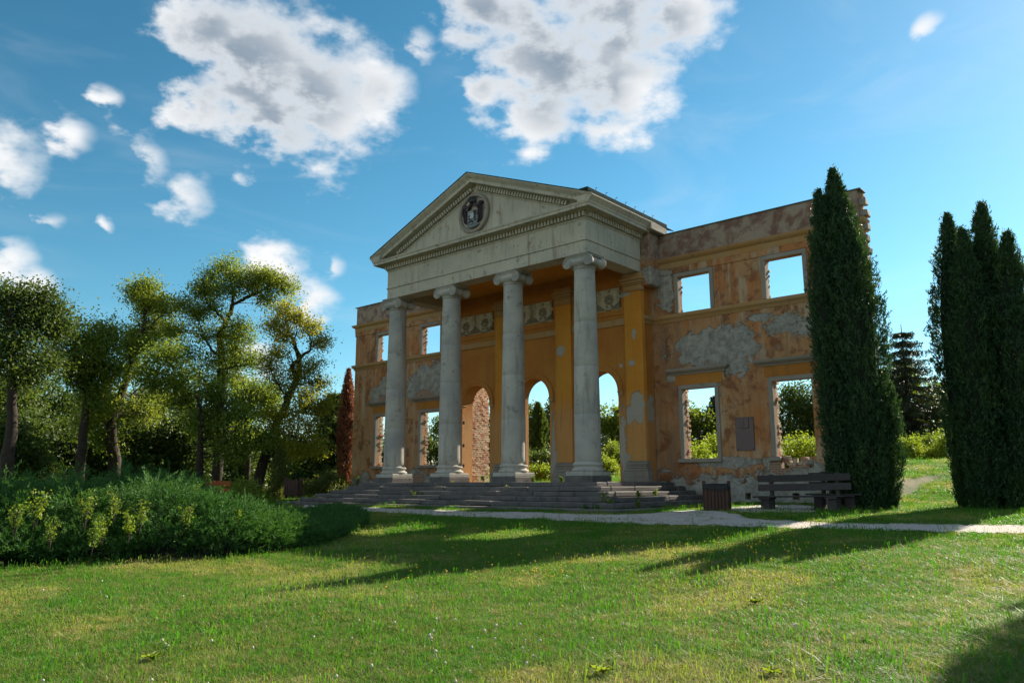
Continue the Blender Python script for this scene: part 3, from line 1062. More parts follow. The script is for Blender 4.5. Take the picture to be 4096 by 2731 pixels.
course('architrave_block', 8.9, 9.40, 0, M['stone'], [2.9, 3.77, 3.77, 3.0])
course('architrave_fillet', 9.40, 9.48, .045, M['stone'], [4.6, 4.2], .02)
course('frieze_block', 9.48, 10.28, .004, M['stone'], [2.1, 1.9, 2.3, 2.0, 1.8, 2.2])
U3 = [(-WE, .003 - .02), (-WE, -DE), (WE, -DE), (WE, -.02)]
U3r = U3                                                   # travel left side -> front -> right side keeps the outside on the right
autosmooth(MB().sweep([(-.3, 10.28), (.02, 10.282), (.035, 10.31), (.03, 10.345), (.06, 10.35), (.06, 10.36), (-.3, 10.36)], U3).build('frieze_moulding', M['stone'], FAC))
MB().sweep([(-.3, 10.36), (.0, 10.361), (.0, 10.575), (-.3, 10.576)], U3).build('dentil_bed', M['stone'], FAC)
cor = autosmooth(MB().sweep([(-.3, 10.577), (.20, 10.577), (.215, 10.60), (.48, 10.605), (.49, 10.59), (.51, 10.59), (.515, 10.70), (.54, 10.715), (.56, 10.755), (.56, 10.785), (-.3, 10.80)], U3).build('cornice', M['stone'], FAC))
# side gutters moulding (sima) only along the flanks
for s in (-1, 1):
    pth = [(-WE, -.02), (-WE, -DE - .56)] if s < 0 else [(WE, -DE - .56), (WE, -.02)]
    autosmooth(MB().sweep([(.0, 10.80), (.56, 10.786), (.60, 10.82), (.66, 10.90), (.72, 10.955), (.72, 11.0), (.0, 11.05)], pth).build('flank_sima', M['stone'], FAC))
dent = None


def dentil(loc, ang=0.0, rz=0.0, parent=FAC):
    global dent
    if dent is None:
        dent = MB().block(-.052, .052, -.125, .08, -.10, .10, .008).build('dentil', M['stone'], parent)
        o = dent
    else:
        o = dent.copy()
        link(o, parent)
    o.location = loc
    o.rotation_euler = (0, ang, rz)
    return o


n = 70
for k in range(n): dentil((-WE + .02 + (2 * WE - .04) * k / (n - 1), -DE - .05, 10.468))
for k in range(22): dentil((WE + .05, -DE + .13 + 3.75 * k / 21, 10.468), 0, R(90))

# pediment
AZ, TX = 13.70, 6.78
SL = (AZ - 11.02) / TX
ANG = math.atan(SL)
ca = 1 / math.cos(ANG)


def rake(prof, name, mat, y_back=-3.3):
    """profile (projection in y, drop below the outer edge measured square to the slope)"""
    for s in (-1, 1):
        V, F = [], []
        for xe in (0.0, TX):
            for d, dz in prof:
                # outer edge line: z = AZ - SL*x ; drop measured vertically
                x = xe
                if xe == TX: x = TX - max(0.0, .60 - d) * 1.0
                V.append((s * x, -DE - d, AZ - SL * x - dz * ca))
        m_ = len(prof)
        for i in range(m_):
            F.append((i, (i + 1) % m_, m_ + (i + 1) % m_, m_ + i))
        F.append(tuple(range(m_)))
        F.append(tuple(range(2 * m_ - 1, m_ - 1, -1)))
        autosmooth(fixn(MB().add(V, F).build(name, mat, FAC)))


rake([(-.3, 0), (.60, 0), (.60, .05), (.55, .11), (.47, .18), (.44, .205), (.44, .22), (.42, .23), (.42, .36), (.40, .375), (.12, .38), (.10, .40), (-.3, .40)], 'raking_cornice', M['stone'])
rake([(-.3, .402), (.0, .402), (.0, .62), (.03, .625), (.03, .66), (.0, .70), (-.3, .70)], 'raking_dentil_bed', M['stone'])
for s in (-1, 1):
    for k in range(34):
        x = .22 + 4.95 * k / 33
        dentil((s * x, -DE - .045, AZ - SL * x - .51 * ca), s * ANG)
# tympanum of upright slabs
seams = [-4.95, -4.2, -3.5, -2.75, -1.9, -1.0, .95, 1.75, 2.5, 3.3, 4.15, 4.95]
zt = lambda x: AZ - SL * abs(x) - .66 * ca
zb = 10.79
xe = (AZ - .66 * ca - zb) / SL
ed = [-xe + .02] + seams + [xe - .02]
for a, b in zip(ed[:-1], ed[1:]):
    a, b = a + .004, b - .004
    ys = -DE + random.uniform(0, .012)
    pts = [(a, zb), (b, zb), (b, max(zb + .01, zt(b)))] + ([(0, zt(0))] if a < 0 < b else []) + [(a, max(zb + .01, zt(a)))]
    V = [(x, ys, z) for x, z in pts] + [(x, ys + .3, z) for x, z in pts]
    k = len(pts)
    F = [tuple(range(k)), tuple(range(2 * k - 1, k - 1, -1))] + [(i, k + i, k + (i + 1) % k, (i + 1) % k) for i in range(k)]
    fixn(MB().add(V, F).build('tympanum_slab', M['stone'], FAC))


# coat of arms in its round frame
def crest():
    e = empty('medallion', (-.05, -DE - .02, 11.92), parent=FAC)
    autosmooth(MB().lathe([(.80, -.01), (.74, -.03)], 56, (0, 0, 0), 'y').build('back_disc', M['stone'], e))
    V, F = [], []
    n, m_ = 72, 14
    for k in range(n):
        w_ = 2 * math.pi * k / n
        for i in range(m_):
            q = 2 * math.pi * i / m_
            r = .845 + .085 * math.cos(q)
            V.append((r * math.cos(w_), -.05 + .10 * math.sin(q) * (1.0 if math.sin(q) < 0 else .5), r * math.sin(w_)))
    for k in range(n):
        for i in range(m_): F.append((k * m_ + i, k * m_ + (i + 1) % m_, ((k + 1) % n) * m_ + (i + 1) % m_, ((k + 1) % n) * m_ + i))
    MB().add(V, F).build('ring', M['trim'], e, True)
    # mantle: two hanging drapes and two swags gathered under the crown
    for s in (-1, 1):
        nu, nw = 20, 34
        U, Wv = np.meshgrid(np.linspace(0, 1, nu), np.linspace(0, 1, nw))
        x = .30 + .30 * U + .05 * np.sin(Wv * 3)
        x = x - .12 * Wv ** 2 + .02 * np.sin(Wv * 9)
        z = .30 - Wv * (.82 - .10 * U)
        y = -.10 - .05 * np.cos(U * 13 + Wv * 2) - .03
        V = np.stack([s * x, y, z], -1).reshape(-1, 3)
        q = np.arange(nu - 1)[None] + nu * np.arange(nw - 1)[:, None]
        F = np.stack([q, q + 1, q + nu + 1, q + nu], -1).reshape(-1, 4)
        mesh_np('mantle_drape', V, F, M['mantle'], e, True)
        pts = [(s * .06, -.12, .50), (s * .16, -.14, .36), (s * .28, -.15, .27), (s * .40, -.15, .29), (s * .50, -.14, .38)]
        MB().tube(pts, [.05, .085, .10, .11, .10], 10).build('mantle_swag', M['mantle'], e, True)
        MB().tube([(s * .10, -.15, .50), (s * .18, -.19, .33), (s * .28, -.20, .20), (s * .36, -.19, .15)], [.02, .03, .03, .02], 8).build('mantle_lining', M['crest'], e, True)
        MB().lathe([(.02, .30), (.11, .34), (.13, .40), (.09, .46), (.02, .48)], 14, (s * .50, -.12, 0)).build('mantle_knot', M['mantle'], e, True)
    cb = MB().lathe([(.17, .50), (.19, .53), (.18, .57), (.17, .58)], 20, (0, -.13, 0))
    for k in range(7):
        w_ = math.pi * k / 6
        cb.tube([(.17 * math.cos(w_), -.13 - .17 * math.sin(w_), .57), (.21 * math.cos(w_), -.13 - .20 * math.sin(w_), .65), (.13 * math.cos(w_), -.13 - .12 * math.sin(w_), .73), (0, -.13, .75)], .028, 6)
    cb.lathe([(.01, .73), (.04, .75), (.04, .79), (.01, .81)], 10, (0, -.13, 0))
    cb.build('crown', M['crest_dark'], e, True)

    def plate(pts, y, th, nm, mt):
        k = len(pts)
        V = [(x, y, z) for x, z in pts] + [(x, y - th, z) for x, z in pts]
        F = [tuple(range(k, 2 * k)), tuple(range(k))[::-1]] + [(i, (i + 1) % k, k + (i + 1) % k, k + i) for i in range(k)]
        return fixn(MB().add(V, F).build(nm, mt, e))
    plate([(-.30, -.52), (.30, -.52), (.31, .10), (.20, .14), (0, .12), (-.20, .14), (-.31, .10)], -.05, .10, 'shield', M['crest'])
    plate([(-.26, -.14), (.26, -.14), (.26, .08), (.16, .11), (-.16, .11), (-.26, .08)], -.151, .015, 'shield_field', M['mantle'])
    plate([(-.07, -.28), (.09, -.28), (.11, -.24), (.11, -.02), (-.09, -.02), (-.09, -.24)], -.16, .05, 'small_shield', M['crest_white'])
    for k in range(3): plate([(-.25, .04 - k * .07), (-.12, .055 - k * .07), (-.12, .09 - k * .07), (-.25, .075 - k * .07)], -.167, .012, 'stripe', M['crest_white'])
    for k in range(5): MB().tube([(-.06 + .03 * k, -.20, -.01), (-.08 + .045 * k, -.21, .07)], .013, 6).build('crown_point', M['crest_white'], e)
    for (x, z, rr) in ((-.10, -.36, .07), (.02, -.42, .06), (.17, -.22, .07), (.18, -.36, .06), (-.20, -.25, .05), (.16, .03, .06), (-.2, -.42, .05)):
        MB().lathe([(rr, -.15), (rr * .8, -.18), (rr * .2, -.20)][::-1], 10, (x, 0, z), 'y').build('charge', M['crest_dark'], e, True)
    MB().tube([(-.36, -.10, -.56), (-.2, -.14, -.62), (0, -.15, -.64), (.2, -.14, -.62), (.36, -.10, -.56)], [.05, .075, .08, .075, .05], 10).build('scroll', M['crest'], e, True)


crest()

# roof: sheet metal, gutter boxes and safety hooks
ev = 6.74
mb = MB()
zr = AZ + .03
for s in (-1, 1):
    V = [(0, -DE - .63, zr), (s * ev, -DE - .63, zr - SL * ev), (s * ev, WY + .9, zr - SL * ev), (0, WY + .9, zr)]
    V += [(x, y, z - .035) for x, y, z in V]
    mb.add(V, [(0, 1, 2, 3), (7, 6, 5, 4), (0, 4, 5, 1), (1, 5, 6, 2), (2, 6, 7, 3)])
roof = fixn(mb.build('roof', M['roof'], FAC))
for s in (-1, 1):
    xa, xb = (6.0, 6.45) if s > 0 else (-6.45, -6.0)
    zg = zr - SL * 6.2
    MB().block(xa, xb, -DE - .40, WY + .85, zg - .12, zg + .13, .02).build('gutter_box', M['roof'], roof)
    for k in range(7):
        y = -DE + .2 + k * .72
        xx = s * 6.42
        MB().tube([(xx, y, zg + .1), (xx, y, zg + .20), (xx + s * .03, y, zg + .24), (xx + s * .07, y, zg + .22)], .012, 6).build('roof_hook', M['iron'], roof)
    # parapet block where the portico roof meets the wing
    xa, xb = (6.03, 6.75) if s > 0 else (-6.75, -6.03)
    MB().block(xa, xb, -.25, WY + .3, 10.66, 11.02, .04, .02).build('parapet_block', M['trim'], FAC)
    MB().block(*((6.04, 6.5) if s > 0 else (-6.5, -6.04)), -.012, WY - .01, 8.3, 10.64, .05, .01).build('corner_pier', M['stucco'], FAC)
MB().box(-WE + .76, WE - .76, -DE + .76, -.003, 9.36, 9.42).build('portico_ceiling', M['ochre'], FAC)
MB().box(-3.3, 3.3, .2, .74, 10.401, 12.2).build('gable_wall', M['stucco'], FAC)

# ------------------------------------------------------------------ stairs
STA = tag(empty('stone_stairs', (0, -4.7, -.85)), 'broad weathered stone steps wrapping three sides of the portico', 'stairs')
X0, Y0, TR, RI = 6.8, -4.7, .5, .17


def step_block(x0, x1, y0, y1, z0, z1):
    o = MB().block(x0, x1, y0, y1, z0, z1, .028, .009).build('step_stone', M['step'], STA)
    o.location = (0, 4.7, .85)
    return o


for k in range(6):
    X, Y, z1 = X0 + TR * k, Y0 - TR * k, -RI * k
    z0 = z1 - RI - .004
    dp = .64
    if k == 5: X, Y, z1, z0 = X + .25, Y - .25, -.855, -1.0
    x = -X
    while x < X - .01:
        L = random.uniform(1.3, 2.6)
        x2 = X if x + L > X - .7 else x + L
        s = random.uniform(-.012, .006)
        step_block(x + .004, x2 - .004, Y + random.uniform(-.02, .02), Y + dp, z0 + s, z1 + s)
        x = x2
    for sg in (-1, 1):
        y = Y + dp
        while y < WY - .03:
            L = random.uniform(1.1, 2.2)
            y2 = WY - .01 if y + L > WY - .5 else y + L
            s = random.uniform(-.02, .012)
            e = random.uniform(-.04, .03)
            xa, xb = (X - dp, X + e) if sg > 0 else (-X - e, -X + dp)
            step_block(xa, xb, y + .006, y2 - .006, z0 + s, z1 + s)
            y = y2
o = MB().box(-X0 + .6, X0 - .6, Y0 + .6, .6, -.5, -.012).build('platform', M['step'], STA)
o.location = (0, 4.7, .85)

# memorial plaque on the wing wall
PL = tag(empty('memorial_plaque', (9.985, WY, 1.19)), 'dark reddish marble memorial plaque between the right wing ground floor windows', 'plaque')
MB().block(-.375, .375, -.05, 0, 0, 1.30, .01).build('slab', M['plaque'], PL)
tb = MB().block(-.17, .19, -.085, -.051, .86, 1.27, .012).build('relief_tablet', M['plaque'], PL)
mb = MB()
for (x, z, r) in ((0.0, 1.19, .035), (.01, 1.11, .04), (0, 1.03, .035), (-.01, .95, .03), (.05, 1.08, .025), (-.05, 1.1, .025)):
    mb.lathe([(r, -.084), (r * .8, -.10), (r * .2, -.108)][::-1], 10, (x, 0, z), 'y')
mb.build('emblem', M['plaque_text'], tb, True)
for k in range(9):
    z = .78 - k * .075
    x = -.26 + random.uniform(0, .05)
    mb = MB()
    while x < .24 - random.uniform(0, .05):
        wl = random.uniform(.05, .13)
        for q in range(int(wl / .018)): mb.box(x + q * .018, x + q * .018 + .010, -.0525, -.0505, z, z + .03)
        x += wl + .02
    mb.build('inscription_line', M['plaque_text'], PL)
for x in (-.32, .32):
    for z in (.06, 1.22): MB().lathe([(.005, -.062), (.02, -.058), (.022, -.05)], 10, (x, 0, z), 'y').build('bolt', M['iron'], PL)


# ------------------------------------------------------------------ benches and bins
def bench(name, loc, rz, label, length=2.9, mat=None, legs=True):
    mat = mat or M['benchwood']
    e = tag(empty(name, loc, rz), label, 'bench')
    hl = length / 2
    for z in (.62, .90):
        MB().block(-hl, hl, .20, .245, z, z + .205, .012, .004).build('back_slat', mat, e)
    for k in range(3): MB().block(-hl + .05, hl - .05, -.36 + k * .185, -.19 + k * .185, .42, .465, .012, .003).build('seat_plank', mat, e)
    for s in (-1, 1):
        x = s * (hl - .42)
        MB().block(x - .14, x + .14, -.30, .10, -.1, .36, .02, .008).build('leg', mat, e)
        MB().block(x - .18, x + .18, -.36, .18, .362, .418, .01).build('bearer', mat, e)
        o = MB().block(x - .06, x + .06, .246, .34, -.1, 1.14, .015).build('back_post', mat, e)
    for s in (-1, 1):
        for z in (.72, 1.0): MB().lathe([(.004, .190), (.016, .193), (.018, .20)], 8, (s * (hl - .42), 0, z), 'y').build('bolt', M['iron'], e)
    return e


p = ground(1842, 1172)
bx, by = p[0], p[1]
b1 = bench('park_bench', (bx, by, hz(bx, by) - .02), R(-1), 'dark brown wooden bench standing in front of the right wing, nearer of two')
b1.rotation_euler.y = R(-1.0)
bench('park_bench', (bx + .80, by + .75, hz(bx + .8, by + .75) + .03), R(2), 'dark brown wooden bench behind another bench, partly in the thuja', 1.75)


def bin_(name, loc, rz, label, bag):
    e = tag(empty(name, loc, rz), label, 'litter bin', 'slatted wooden litter bins')
    hw, hd, h = .36, .30, .80
    for sx in (-1, 1):
        MB().block(sx * (hw + .02) - .05, sx * (hw + .02) + .05, -.05, .05, -.1, .93, .012).build('post', M['binwood'], e)
    n = 7
    for k in range(n):
        x = -hw + .05 + (2 * hw - .1) * k / (n - 1)
        for sy in (-1, 1):
            t = random.uniform(-.01, .01)
            MB().block(x - .044, x + .044, sy * hd - .014, sy * hd + .014, .04, h + t, .006, .003).build('slat', M['binwood'], e)
    for k in range(5):
        y = -hd + .07 + (2 * hd - .14) * k / 4
        for sx in (-1, 1): MB().block(sx * (hw - .01) - .012, sx * (hw - .01) + .012, y - .05, y + .05, .04, h, .006, .003).build('slat', M['binwood'], e)
    MB().block(-hw + .02, hw - .02, -hd + .02, hd - .02, .02, .06, .005).build('floor', M['binwood'], e)
    if bag:
        V, F = [], []
        n = 64
        rings = [(.98, .40), (1.0, .76), (1.07, .84), (1.12, .83), (1.15, .76), (1.145, .665)]
        for i, (sc, z) in enumerate(rings):
            for k in range(n):
                w_ = 2 * math.pi * k / n
                c, s = math.cos(w_), math.sin(w_)
                q = (abs(c) ** 6 + abs(s) ** 6) ** (-1 / 6)
                wob = .012 * math.sin(w_ * 19 + i) + .008 * math.sin(w_ * 31 + 2 * i)
                zz = z + (.035 * math.sin(w_ * 2 + 1) + .015 * math.sin(w_ * 9) if i >= 4 else .01 * math.sin(w_ * 7))
                g = .94 if i < 2 else 1.0
                V.append((hw * g * (sc + wob) * q * c, hd * g * (sc + wob) * q * s, zz))
        for i in range(len(rings) - 1):
            for k in range(n): F.append((i * n + k, i * n + (k + 1) % n, (i + 1) * n + (k + 1) % n, (i + 1) * n + k))
        F.append(tuple(range(n)))
        MB().add(V, F).build('bin_bag', M['bag'], e, True)
    return e


p = ground(1648, 1172)
bin_('litter_bin', (p[0], p[1], hz(p[0], p[1]) - .01), R(24), 'slatted wooden litter bin with black bag beside the steps right end', True)
p = at(673, 1139, 41)
bin_('litter_bin', (p[0], p[1], p[2]), R(30), 'dark wooden litter bin left of the steps near the ivy mound', False)
p = at(496, 1105, 33)
bench('park_bench', (p[0], p[1], p[2] - 1.105), R(52), 'orange painted wooden bench peeking out behind the juniper', 1.05, M['orangewood'])
# stone slab and rubble near the bin
p = ground(1702, 1174)
tag(MB().block(-.28, .28, -.16, .16, -.03, .09, .03, .02).build('stone_slab', M['trim'], None, loc=(p[0], p[1], hz(p[0], p[1]))), 'flat broken stone slab on gravel between bin and bench', 'stone')


# ------------------------------------------------------------------ foliage tools
def leaf_arrays(C, size, asp=.5, droop=0.0, g=rng, flat=0.0, updir=None):
    """rhombic leaves at centres C"""
    n = len(C)
    a = g.normal(size=(n, 3))
    if updir is not None: a = a * .5 + np.asarray(updir)
    a[:, 2] -= droop
    a /= np.linalg.norm(a, axis=1)[:, None]
    b = g.normal(size=(n, 3))
    b -= (b * a).sum(1)[:, None] * a
    b /= np.linalg.norm(b, axis=1)[:, None] + 1e-9
    s = (size * g.uniform(.6, 1.35, n))[:, None]
    nrm = np.cross(a, b)
    V = np.stack([C - a * s, C - b * s * asp + nrm * s * .12, C + a * s, C + b * s * asp + nrm * s * .12], 1).reshape(-1, 3)
    F = np.arange(4 * n).reshape(-1, 4)
    return V, F


def clumps(blobs, per_m2, leaves, crad, g):
    """blobs: (centre, radii) ellipsoids -> leaf centres gathered in sprays, and the spray centres"""
    out, cen = [], []
    sub = []
    for c, r in blobs:                       # every body breaks up into smaller, uneven boughs
        r = np.asarray(r, float)
        sub.append((c, r * .62))
        for k in range(7):
            d = g.normal(size=3)
            d /= np.linalg.norm(d)
            f = g.uniform(.26, .52)
            sub.append((np.asarray(c) + d * r * g.uniform(.5, 1.0), np.maximum(r * f, .28) * g.uniform(.8, 1.2, 3)))
    for c, r in sub:
        r = np.asarray(r, float)
        n = max(4, int(per_m2 * (r[0] * r[2] + r[1] * r[2] + r[0] * r[1]) / 3 * 4))
        d = g.normal(size=(n, 3))
        d /= np.linalg.norm(d, axis=1)[:, None]
        rad = g.uniform(.12, 1, n) ** .45 * g.uniform(.85, 1.12, n)
        P = np.asarray(c) + d * rad[:, None] * r * 1.0
        cen.append(P)
        k = g.poisson(leaves, n)
        idx = np.repeat(np.arange(n), k)
        cr = crad * g.uniform(.55, 1.35, n)
        out.append(P[idx] + g.normal(size=(len(idx), 3)) * cr[idx][:, None] * (1, 1, .8))
    return np.concatenate(out), np.concatenate(cen)


def limb_pts(vpts, dist, g, wob=.12):
    P = [at(x, y, dist) for x, y in vpts]
    out = []
    n = len(P)
    off = np.zeros(3)
    vd = np.array([FW[0], FW[1], 0])
    for i, p in enumerate(P):
        off = off + vd * g.normal(0, wob * 3) * (i > 0)
        out.append(p + off)
    # smooth: Catmull-Rom
    Q = [out[0]] + out + [out[-1]]
    res = []
    for i in range(1, len(Q) - 2):
        for t in np.linspace(0, 1, 6, endpoint=False):
            a, b, c, d = Q[i - 1], Q[i], Q[i + 1], Q[i + 2]
            res.append(.5 * ((2 * b) + (-a + c) * t + (2 * a - 5 * b + 4 * c - d) * t * t + (-a + 3 * b - 3 * c + d) * t ** 3))
    res.append(out[-1])
    return [p + g.normal(0, .02, 3) for p in res]


def VU(u, v): return u * .38462 * 1.0, 545.5 + v * .38462   # crop coordinates used for the left trees -> photograph scale


def tree(name, label, dist, limbs, blobs, leafmat_, seed, per_m2=3.2, leaves=26, crad=.30, lsize=.085, group=None, twig=True, crop=True, bark=None, depth=.85):
    g = np.random.default_rng(seed)
    conv = VU if crop else (lambda u, v: (u, v))
    base = limb_pts([conv(*p[:2]) for p in limbs[0][0]], dist, g)
    z0 = hz(base[0][0], base[0][1])
    base[0] = np.array([base[0][0], base[0][1], min(z0, base[0][2]) - .15])
    root = tag(empty(name, tuple(base[0])), label, 'tree', group)
    o0 = np.array(base[0])
    mb = MB()
    nodes = []
    for i, (pts, r0, r1) in enumerate(limbs):
        P = base if i == 0 else limb_pts([conv(*p[:2]) for p in pts], dist, g)
        if i > 0 and nodes:                    # start on the nearest limb already built
            N = np.array(nodes)
            q = N[np.argmin(np.linalg.norm(N - P[0], axis=1))]
            P[0] = q
        nodes += list(P)
        rad = np.linspace(r0 * .78, r1 * .7, len(P))
        mb.tube([p - o0 for p in P], rad, 8)
    vd = np.array([FW[0], FW[1], 0])
    vd /= np.linalg.norm(vd)
    px = dist * 1.7415 / FPX
    bl = []
    for b in blobs:
        x, y = conv(b[0], b[1])
        k = (.38462 if crop else 1) * px
        r = b[2] * k * (.88 if twig else .9) * g.uniform(.8, 1.12)
        ry = (b[3] if len(b) > 3 else b[2] * .85) * k
        c = at(x, y, dist) + vd * g.normal(0, r * .7)
        bl.append((c, (r, r * depth + .3, ry)))
    L, cen = clumps(bl, per_m2 * (3.3 if crop and twig else 1.7), leaves * (2.6 if crop and twig else 1.6), crad * 1.0, g)
    if twig and nodes:
        N = np.array(nodes)
        for c in cen[g.random(len(cen)) < .2]:
            d = np.linalg.norm(N - c, axis=1)
            q = N[np.argmin(d + np.maximum(0, N[:, 2] - c[2]) * 1.5)]
            if np.linalg.norm(q - c) > 6: continue
            m = (q + c) / 2 + g.normal(0, .18, 3)
            m[2] += .1
            mb.tube([q - o0, m - o0, c - o0], [.035, .02, .006], 4, False)
    mb.build('trunk', bark or M['bark'], root, True)
    V, F = leaf_arrays(L - o0, lsize * (1.05 if twig else 1.3), .5, .15, g)
    cr = mesh_np('crown', V, F, leafmat_, root)
    return root


# the row of trees on the left, each with its own limbs and crown
WOOD = 'trees of the wood on the left'
tree('locust_tree', 'tall locust tree with feathery crown and long branch reaching right, tallest on the left', 47,
     [([(1300, 1380), (1297, 1000), (1290, 720), (1285, 580), (1330, 480), (1372, 400), (1365, 290), (1340, 180)], .38, .06), ([(1372, 410), (1450, 355), (1540, 320), (1620, 280), (1700, 265)], .14, .03), ([(1290, 590), (1350, 540), (1430, 530)], .12, .03), ([(1290, 700), (1230, 620), (1190, 500)], .13, .03), ([(1295, 800), (1400, 770), (1510, 735)], .1, .02), ([(1330, 480), (1250, 400), (1220, 300)], .11, .03), ([(1295, 900), (1210, 850), (1130, 740)], .12, .03), ([(1450, 355), (1570, 300), (1560, 220)], .06, .02)],
     [(1330, 180, 85), (1250, 240, 75), (1420, 225, 72), (1215, 320, 50), (1540, 220, 42), (1600, 240, 40), (1660, 280, 42), (1705, 300, 28), (1600, 360, 30), (1500, 290, 40), (1400, 310, 60), (1310, 450, 75), (1240, 560, 65), (1440, 530, 42), (1350, 600, 80), (1250, 740, 85), (1390, 690, 60), (1505, 735, 32), (1440, 600, 40), (1210, 850, 90), (1350, 830, 60), (1180, 470, 62), (1115, 400, 45), (1080, 560, 62), (1095, 700, 85), (1280, 330, 55)], M['leaf_olive'], 11, 2.5, 17, .34, .062)
tree('locust_tree', 'locust tree with bare twisted upper limbs and yellow-green skirt, nearest the facade', 44,
     [([(1528, 1510), (1560, 1340), (1612, 1150), (1682, 980), (1742, 770), (1737, 640), (1695, 540), (1690, 410)], .40, .05), ([(1742, 770), (1800, 705), (1862, 658), (1835, 560)], .16, .03), ([(1737, 640), (1780, 560), (1770, 470)], .06, .02), ([(1695, 540), (1640, 510), (1625, 450)], .05, .012), ([(1690, 440), (1720, 390)], .04, .01), ([(1835, 560), (1800, 500)], .03, .01), ([(1862, 658), (1900, 600), (1890, 520)], .04, .01), ([(1690, 960), (1780, 880), (1880, 860)], .1, .02), ([(1640, 1100), (1760, 1040), (1860, 1060)], .1, .02), ([(1700, 940), (1640, 830), (1620, 760)], .07, .02), ([(1600, 1180), (1720, 1180), (1850, 1230)], .08, .02)],
     [(1690, 420, 30), (1640, 520, 30), (1765, 480, 34), (1850, 530, 40), (1880, 610, 34), (1700, 590, 30), (1655, 690, 45), (1620, 780, 40), (1750, 800, 60), (1835, 760, 50), (1700, 870, 60), (1860, 870, 60), (1800, 950, 80), (1740, 1070, 80), (1870, 1010, 70), (1820, 1150, 85), (1700, 1190, 70), (1880, 1250, 55), (1780, 1270, 60), (1650, 1080, 45), (1920, 1000, 40)], M['leaf_yellow'], 12, 2.2, 16, .33, .06)
tree('leafy_tree', 'leaning tree with dead twigs at its top left, left of the tallest tree', 48,
     [([(690, 1350), (720, 1130), (762, 950), (838, 690), (880, 500), (850, 330)], .42, .05), ([(880, 500), (800, 480), (745, 440)], .06, .01), ([(870, 450), (940, 400), (960, 330)], .08, .02), ([(838, 690), (930, 560), (1000, 450)], .14, .03), ([(762, 950), (690, 860), (640, 800)], .14, .03), ([(850, 380), (790, 340), (730, 320)], .05, .01), ([(838, 700), (760, 640), (720, 560)], .1, .02), ([(760, 960), (850, 860), (900, 780)], .1, .02)],
     [(860, 300, 45), (790, 330, 40), (915, 380, 55), (840, 400, 40), (830, 560, 70), (900, 520, 75), (780, 640, 60), (1010, 420, 60), (980, 560, 70), (780, 800, 80), (840, 930, 80), (640, 880, 90), (700, 1000, 80), (930, 680, 80), (600, 1080, 90), (850, 1060, 70), (640, 1220, 60)], M['leaf_olive'], 13, 2.6, 19, .36, .07)
tree('leafy_tree', 'broad mid-green tree under the tallest tree with low branches', 43,
     [([(1190, 1390), (1210, 1230), (1245, 1080), (1260, 960)], .26, .06), ([(1215, 1210), (1330, 1130), (1440, 1120)], .1, .02), ([(1230, 1140), (1120, 1020), (1050, 900)], .1, .03), ([(1245, 1080), (1380, 1020), (1450, 960)], .08, .02)],
     [(1000, 720, 90), (1050, 850, 95), (920, 860, 85), (1200, 1010, 90), (1250, 1110, 95), (1350, 1050, 90), (1450, 1140, 100), (1380, 1240, 105), (1500, 1230, 75), (1280, 930, 65), (1110, 960, 80), (1560, 1180, 60)], M['leaf_mid'], 14, 2.8, 21, .36, .072)
tree('leafy_tree', 'rounded green tree between the tallest tree and the twisted one', 52,
     [([(1480, 1380), (1485, 1150), (1480, 900)], .24, .06), ([(1485, 1100), (1560, 980), (1580, 900)], .1, .02)],
     [(1400, 880, 75), (1540, 900, 75), (1470, 960, 85), (1560, 1030, 80), (1430, 1040, 80), (1390, 760, 45), (1620, 960, 45)], M['leaf_mid'], 15, 2.6, 20, .36, .075)
tree('leafy_tree', 'dense dark tree between the leaning tree and the far left tree', 46,
     [([(480, 1380), (490, 1100), (500, 850), (540, 650)], .34, .06), ([(495, 900), (400, 800), (360, 740)], .12, .03), ([(500, 860), (600, 740), (640, 640)], .12, .03), ([(500, 820), (450, 640), (450, 540)], .1, .02)],
     [(450, 560, 50), (600, 570, 75), (530, 640, 80), (420, 680, 85), (640, 680, 75), (540, 760, 110), (390, 800, 95), (500, 900, 120), (650, 800, 70), (330, 680, 60), (560, 1000, 90)], M['leaf_olive'], 16, 2.5, 20, .38, .075)
tree('leafy_tree', 'tall dark tree at the far left edge with airy rounded top', 40,
     [([(40, 1380), (60, 1100), (75, 800), (110, 600), (160, 420)], .36, .06), ([(75, 800), (20, 640), (0, 500)], .14, .04), ([(110, 610), (210, 530), (300, 460)], .12, .03), ([(75, 820), (180, 720), (280, 650)], .1, .03)],
     [(70, 350, 55), (160, 340, 75), (260, 380, 65), (310, 440, 50), (120, 460, 80), (240, 500, 75), (30, 480, 80), (310, 540, 45), (60, 620, 100), (180, 640, 60), (0, 760, 110), (130, 780, 110), (240, 760, 70)], M['leaf_dark'], 17, 2.5, 19, .36, .07)
